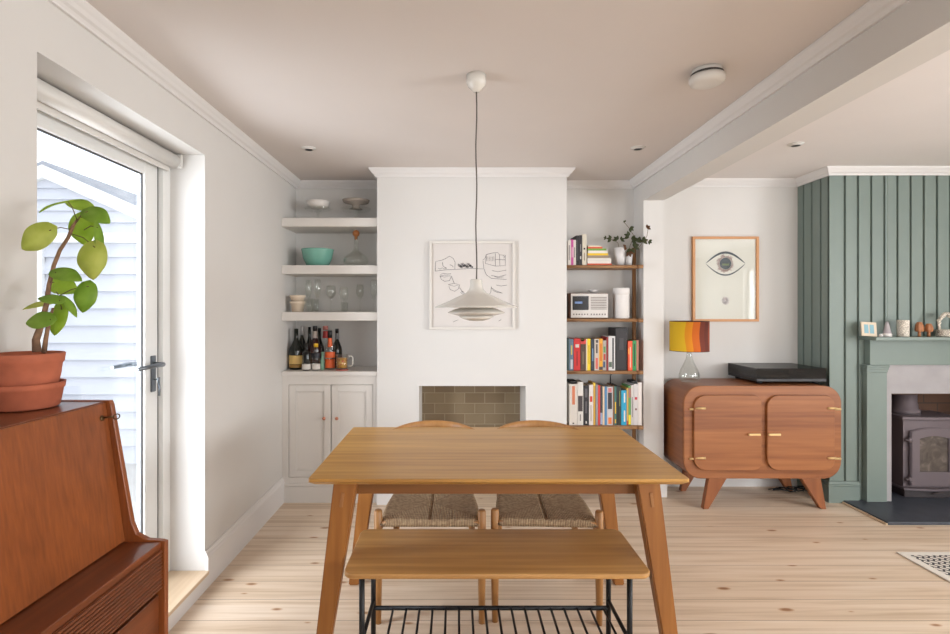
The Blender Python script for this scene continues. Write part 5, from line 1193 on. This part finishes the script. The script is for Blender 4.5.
X = PX(946.5, Ym); r = root('ceramic_ornament', (X, Ym, zm), 'white ceramic ornament with flowery knobs and looped handles, rightmost on the mantelshelf', 'ornament')
bm = B(); lathe(bm, [(0, 0), (.055, 0), (.06, .01), (.058, .035), (.062, .045), (.05, .052), (0, .05)], X, Ym, zm, 24); obj('bowl', bm, mt, r)
bm = B()
for s in (-1, 1): tube(bm, [(X+s*.05, Ym, zm+.045), (X+s*.056, Ym, zm+.09), (X+s*.045, Ym, zm+.13), (X+s*.012, Ym, zm+.15)], .009, 10)
obj('loop', bm, mt, r)
bm = B(); random.seed(2)
for k in range(14):
    a = PI*k/13; q = (X+.052*math.cos(a)+random.uniform(-.004, .004), Ym+random.uniform(-.008, .008), zm+.10+.065*math.sin(a)); lathe(bm, [(0, -.013), (.009, -.009), (.013, 0), (.009, .009), (0, .013)], q[0], q[1], q[2], 10)
obj('flower_knobs', bm, mt, r)

# rug
bm = B(); box(bm, 2.57, 4.1, 1.5, 3.035, .0005, .009, .003); o = obj('rug', bm, mat('rug_border', (222, 216, 206), .95)); tag(o, 'black and white patterned rug with plain pale border at the right edge', 'rug')
bm = B(); box(bm, 2.615, 4.055, 1.545, 2.99, .009, .0105); obj('patterned_field', bm, RUGM, o)

# ------------------------------------------------------------------ light
def area(name, loc, rot, sx, sy, power, col=(1, 1, 1)):
    l = bpy.data.lights.new(name, 'AREA'); l.shape = 'RECTANGLE'; l.size = sx; l.size_y = sy; l.energy = power; l.color = col
    o = bpy.data.objects.new(name, l); o.location = loc; o.rotation_euler = rot; COL.objects.link(o); return o
area('daylight_window_left', ((W1[0]+W1[1])/2, YN-.3, 1.5), (PI/2, 0, 0), 1.6, 1.6, 30, (1, .985, .965))
area('daylight_window_right', ((W2[0]+W2[1])/2, YN-.3, 1.5), (PI/2, 0, 0), 2.1, 1.6, 140, (1, .985, .965))
area('daylight_window_side', (XE+.35, (R0+R1)/2, 1.5), (0, PI/2, 0), 1.6, 2.5, 255, (1, .985, .965))
area('daylight_door', (-2.45, 1.15, 1.35), (PI/2, 0, -math.atan2(1, .75)), 1.5, 2.2, 205, (.93, .96, 1))
w = bpy.data.worlds.new('sky'); bpy.context.scene.world = w; w.use_nodes = True
bg = w.node_tree.nodes['Background']; bg.inputs[0].default_value = (.93, .96, 1, 1); bg.inputs[1].default_value = 2.2

# ------------------------------------------------------------------ camera
cam = bpy.data.cameras.new('camera'); co = bpy.data.objects.new('camera', cam); COL.objects.link(co)
co.location = (0, 0, H); co.rotation_euler = (PI/2, 0, 0)
cam.sensor_width = 36; cam.lens = F/950*36
cam.shift_x = (475-CX)/950; cam.shift_y = -(317-CY)/950
cam.clip_start = .02
sc = bpy.context.scene; sc.camera = co
sc.view_settings.view_transform = 'Standard'; sc.view_settings.look = 'None'; sc.view_settings.gamma = 1
sc.view_settings.exposure = -.12
sc.cycles.transparent_max_bounces = 48
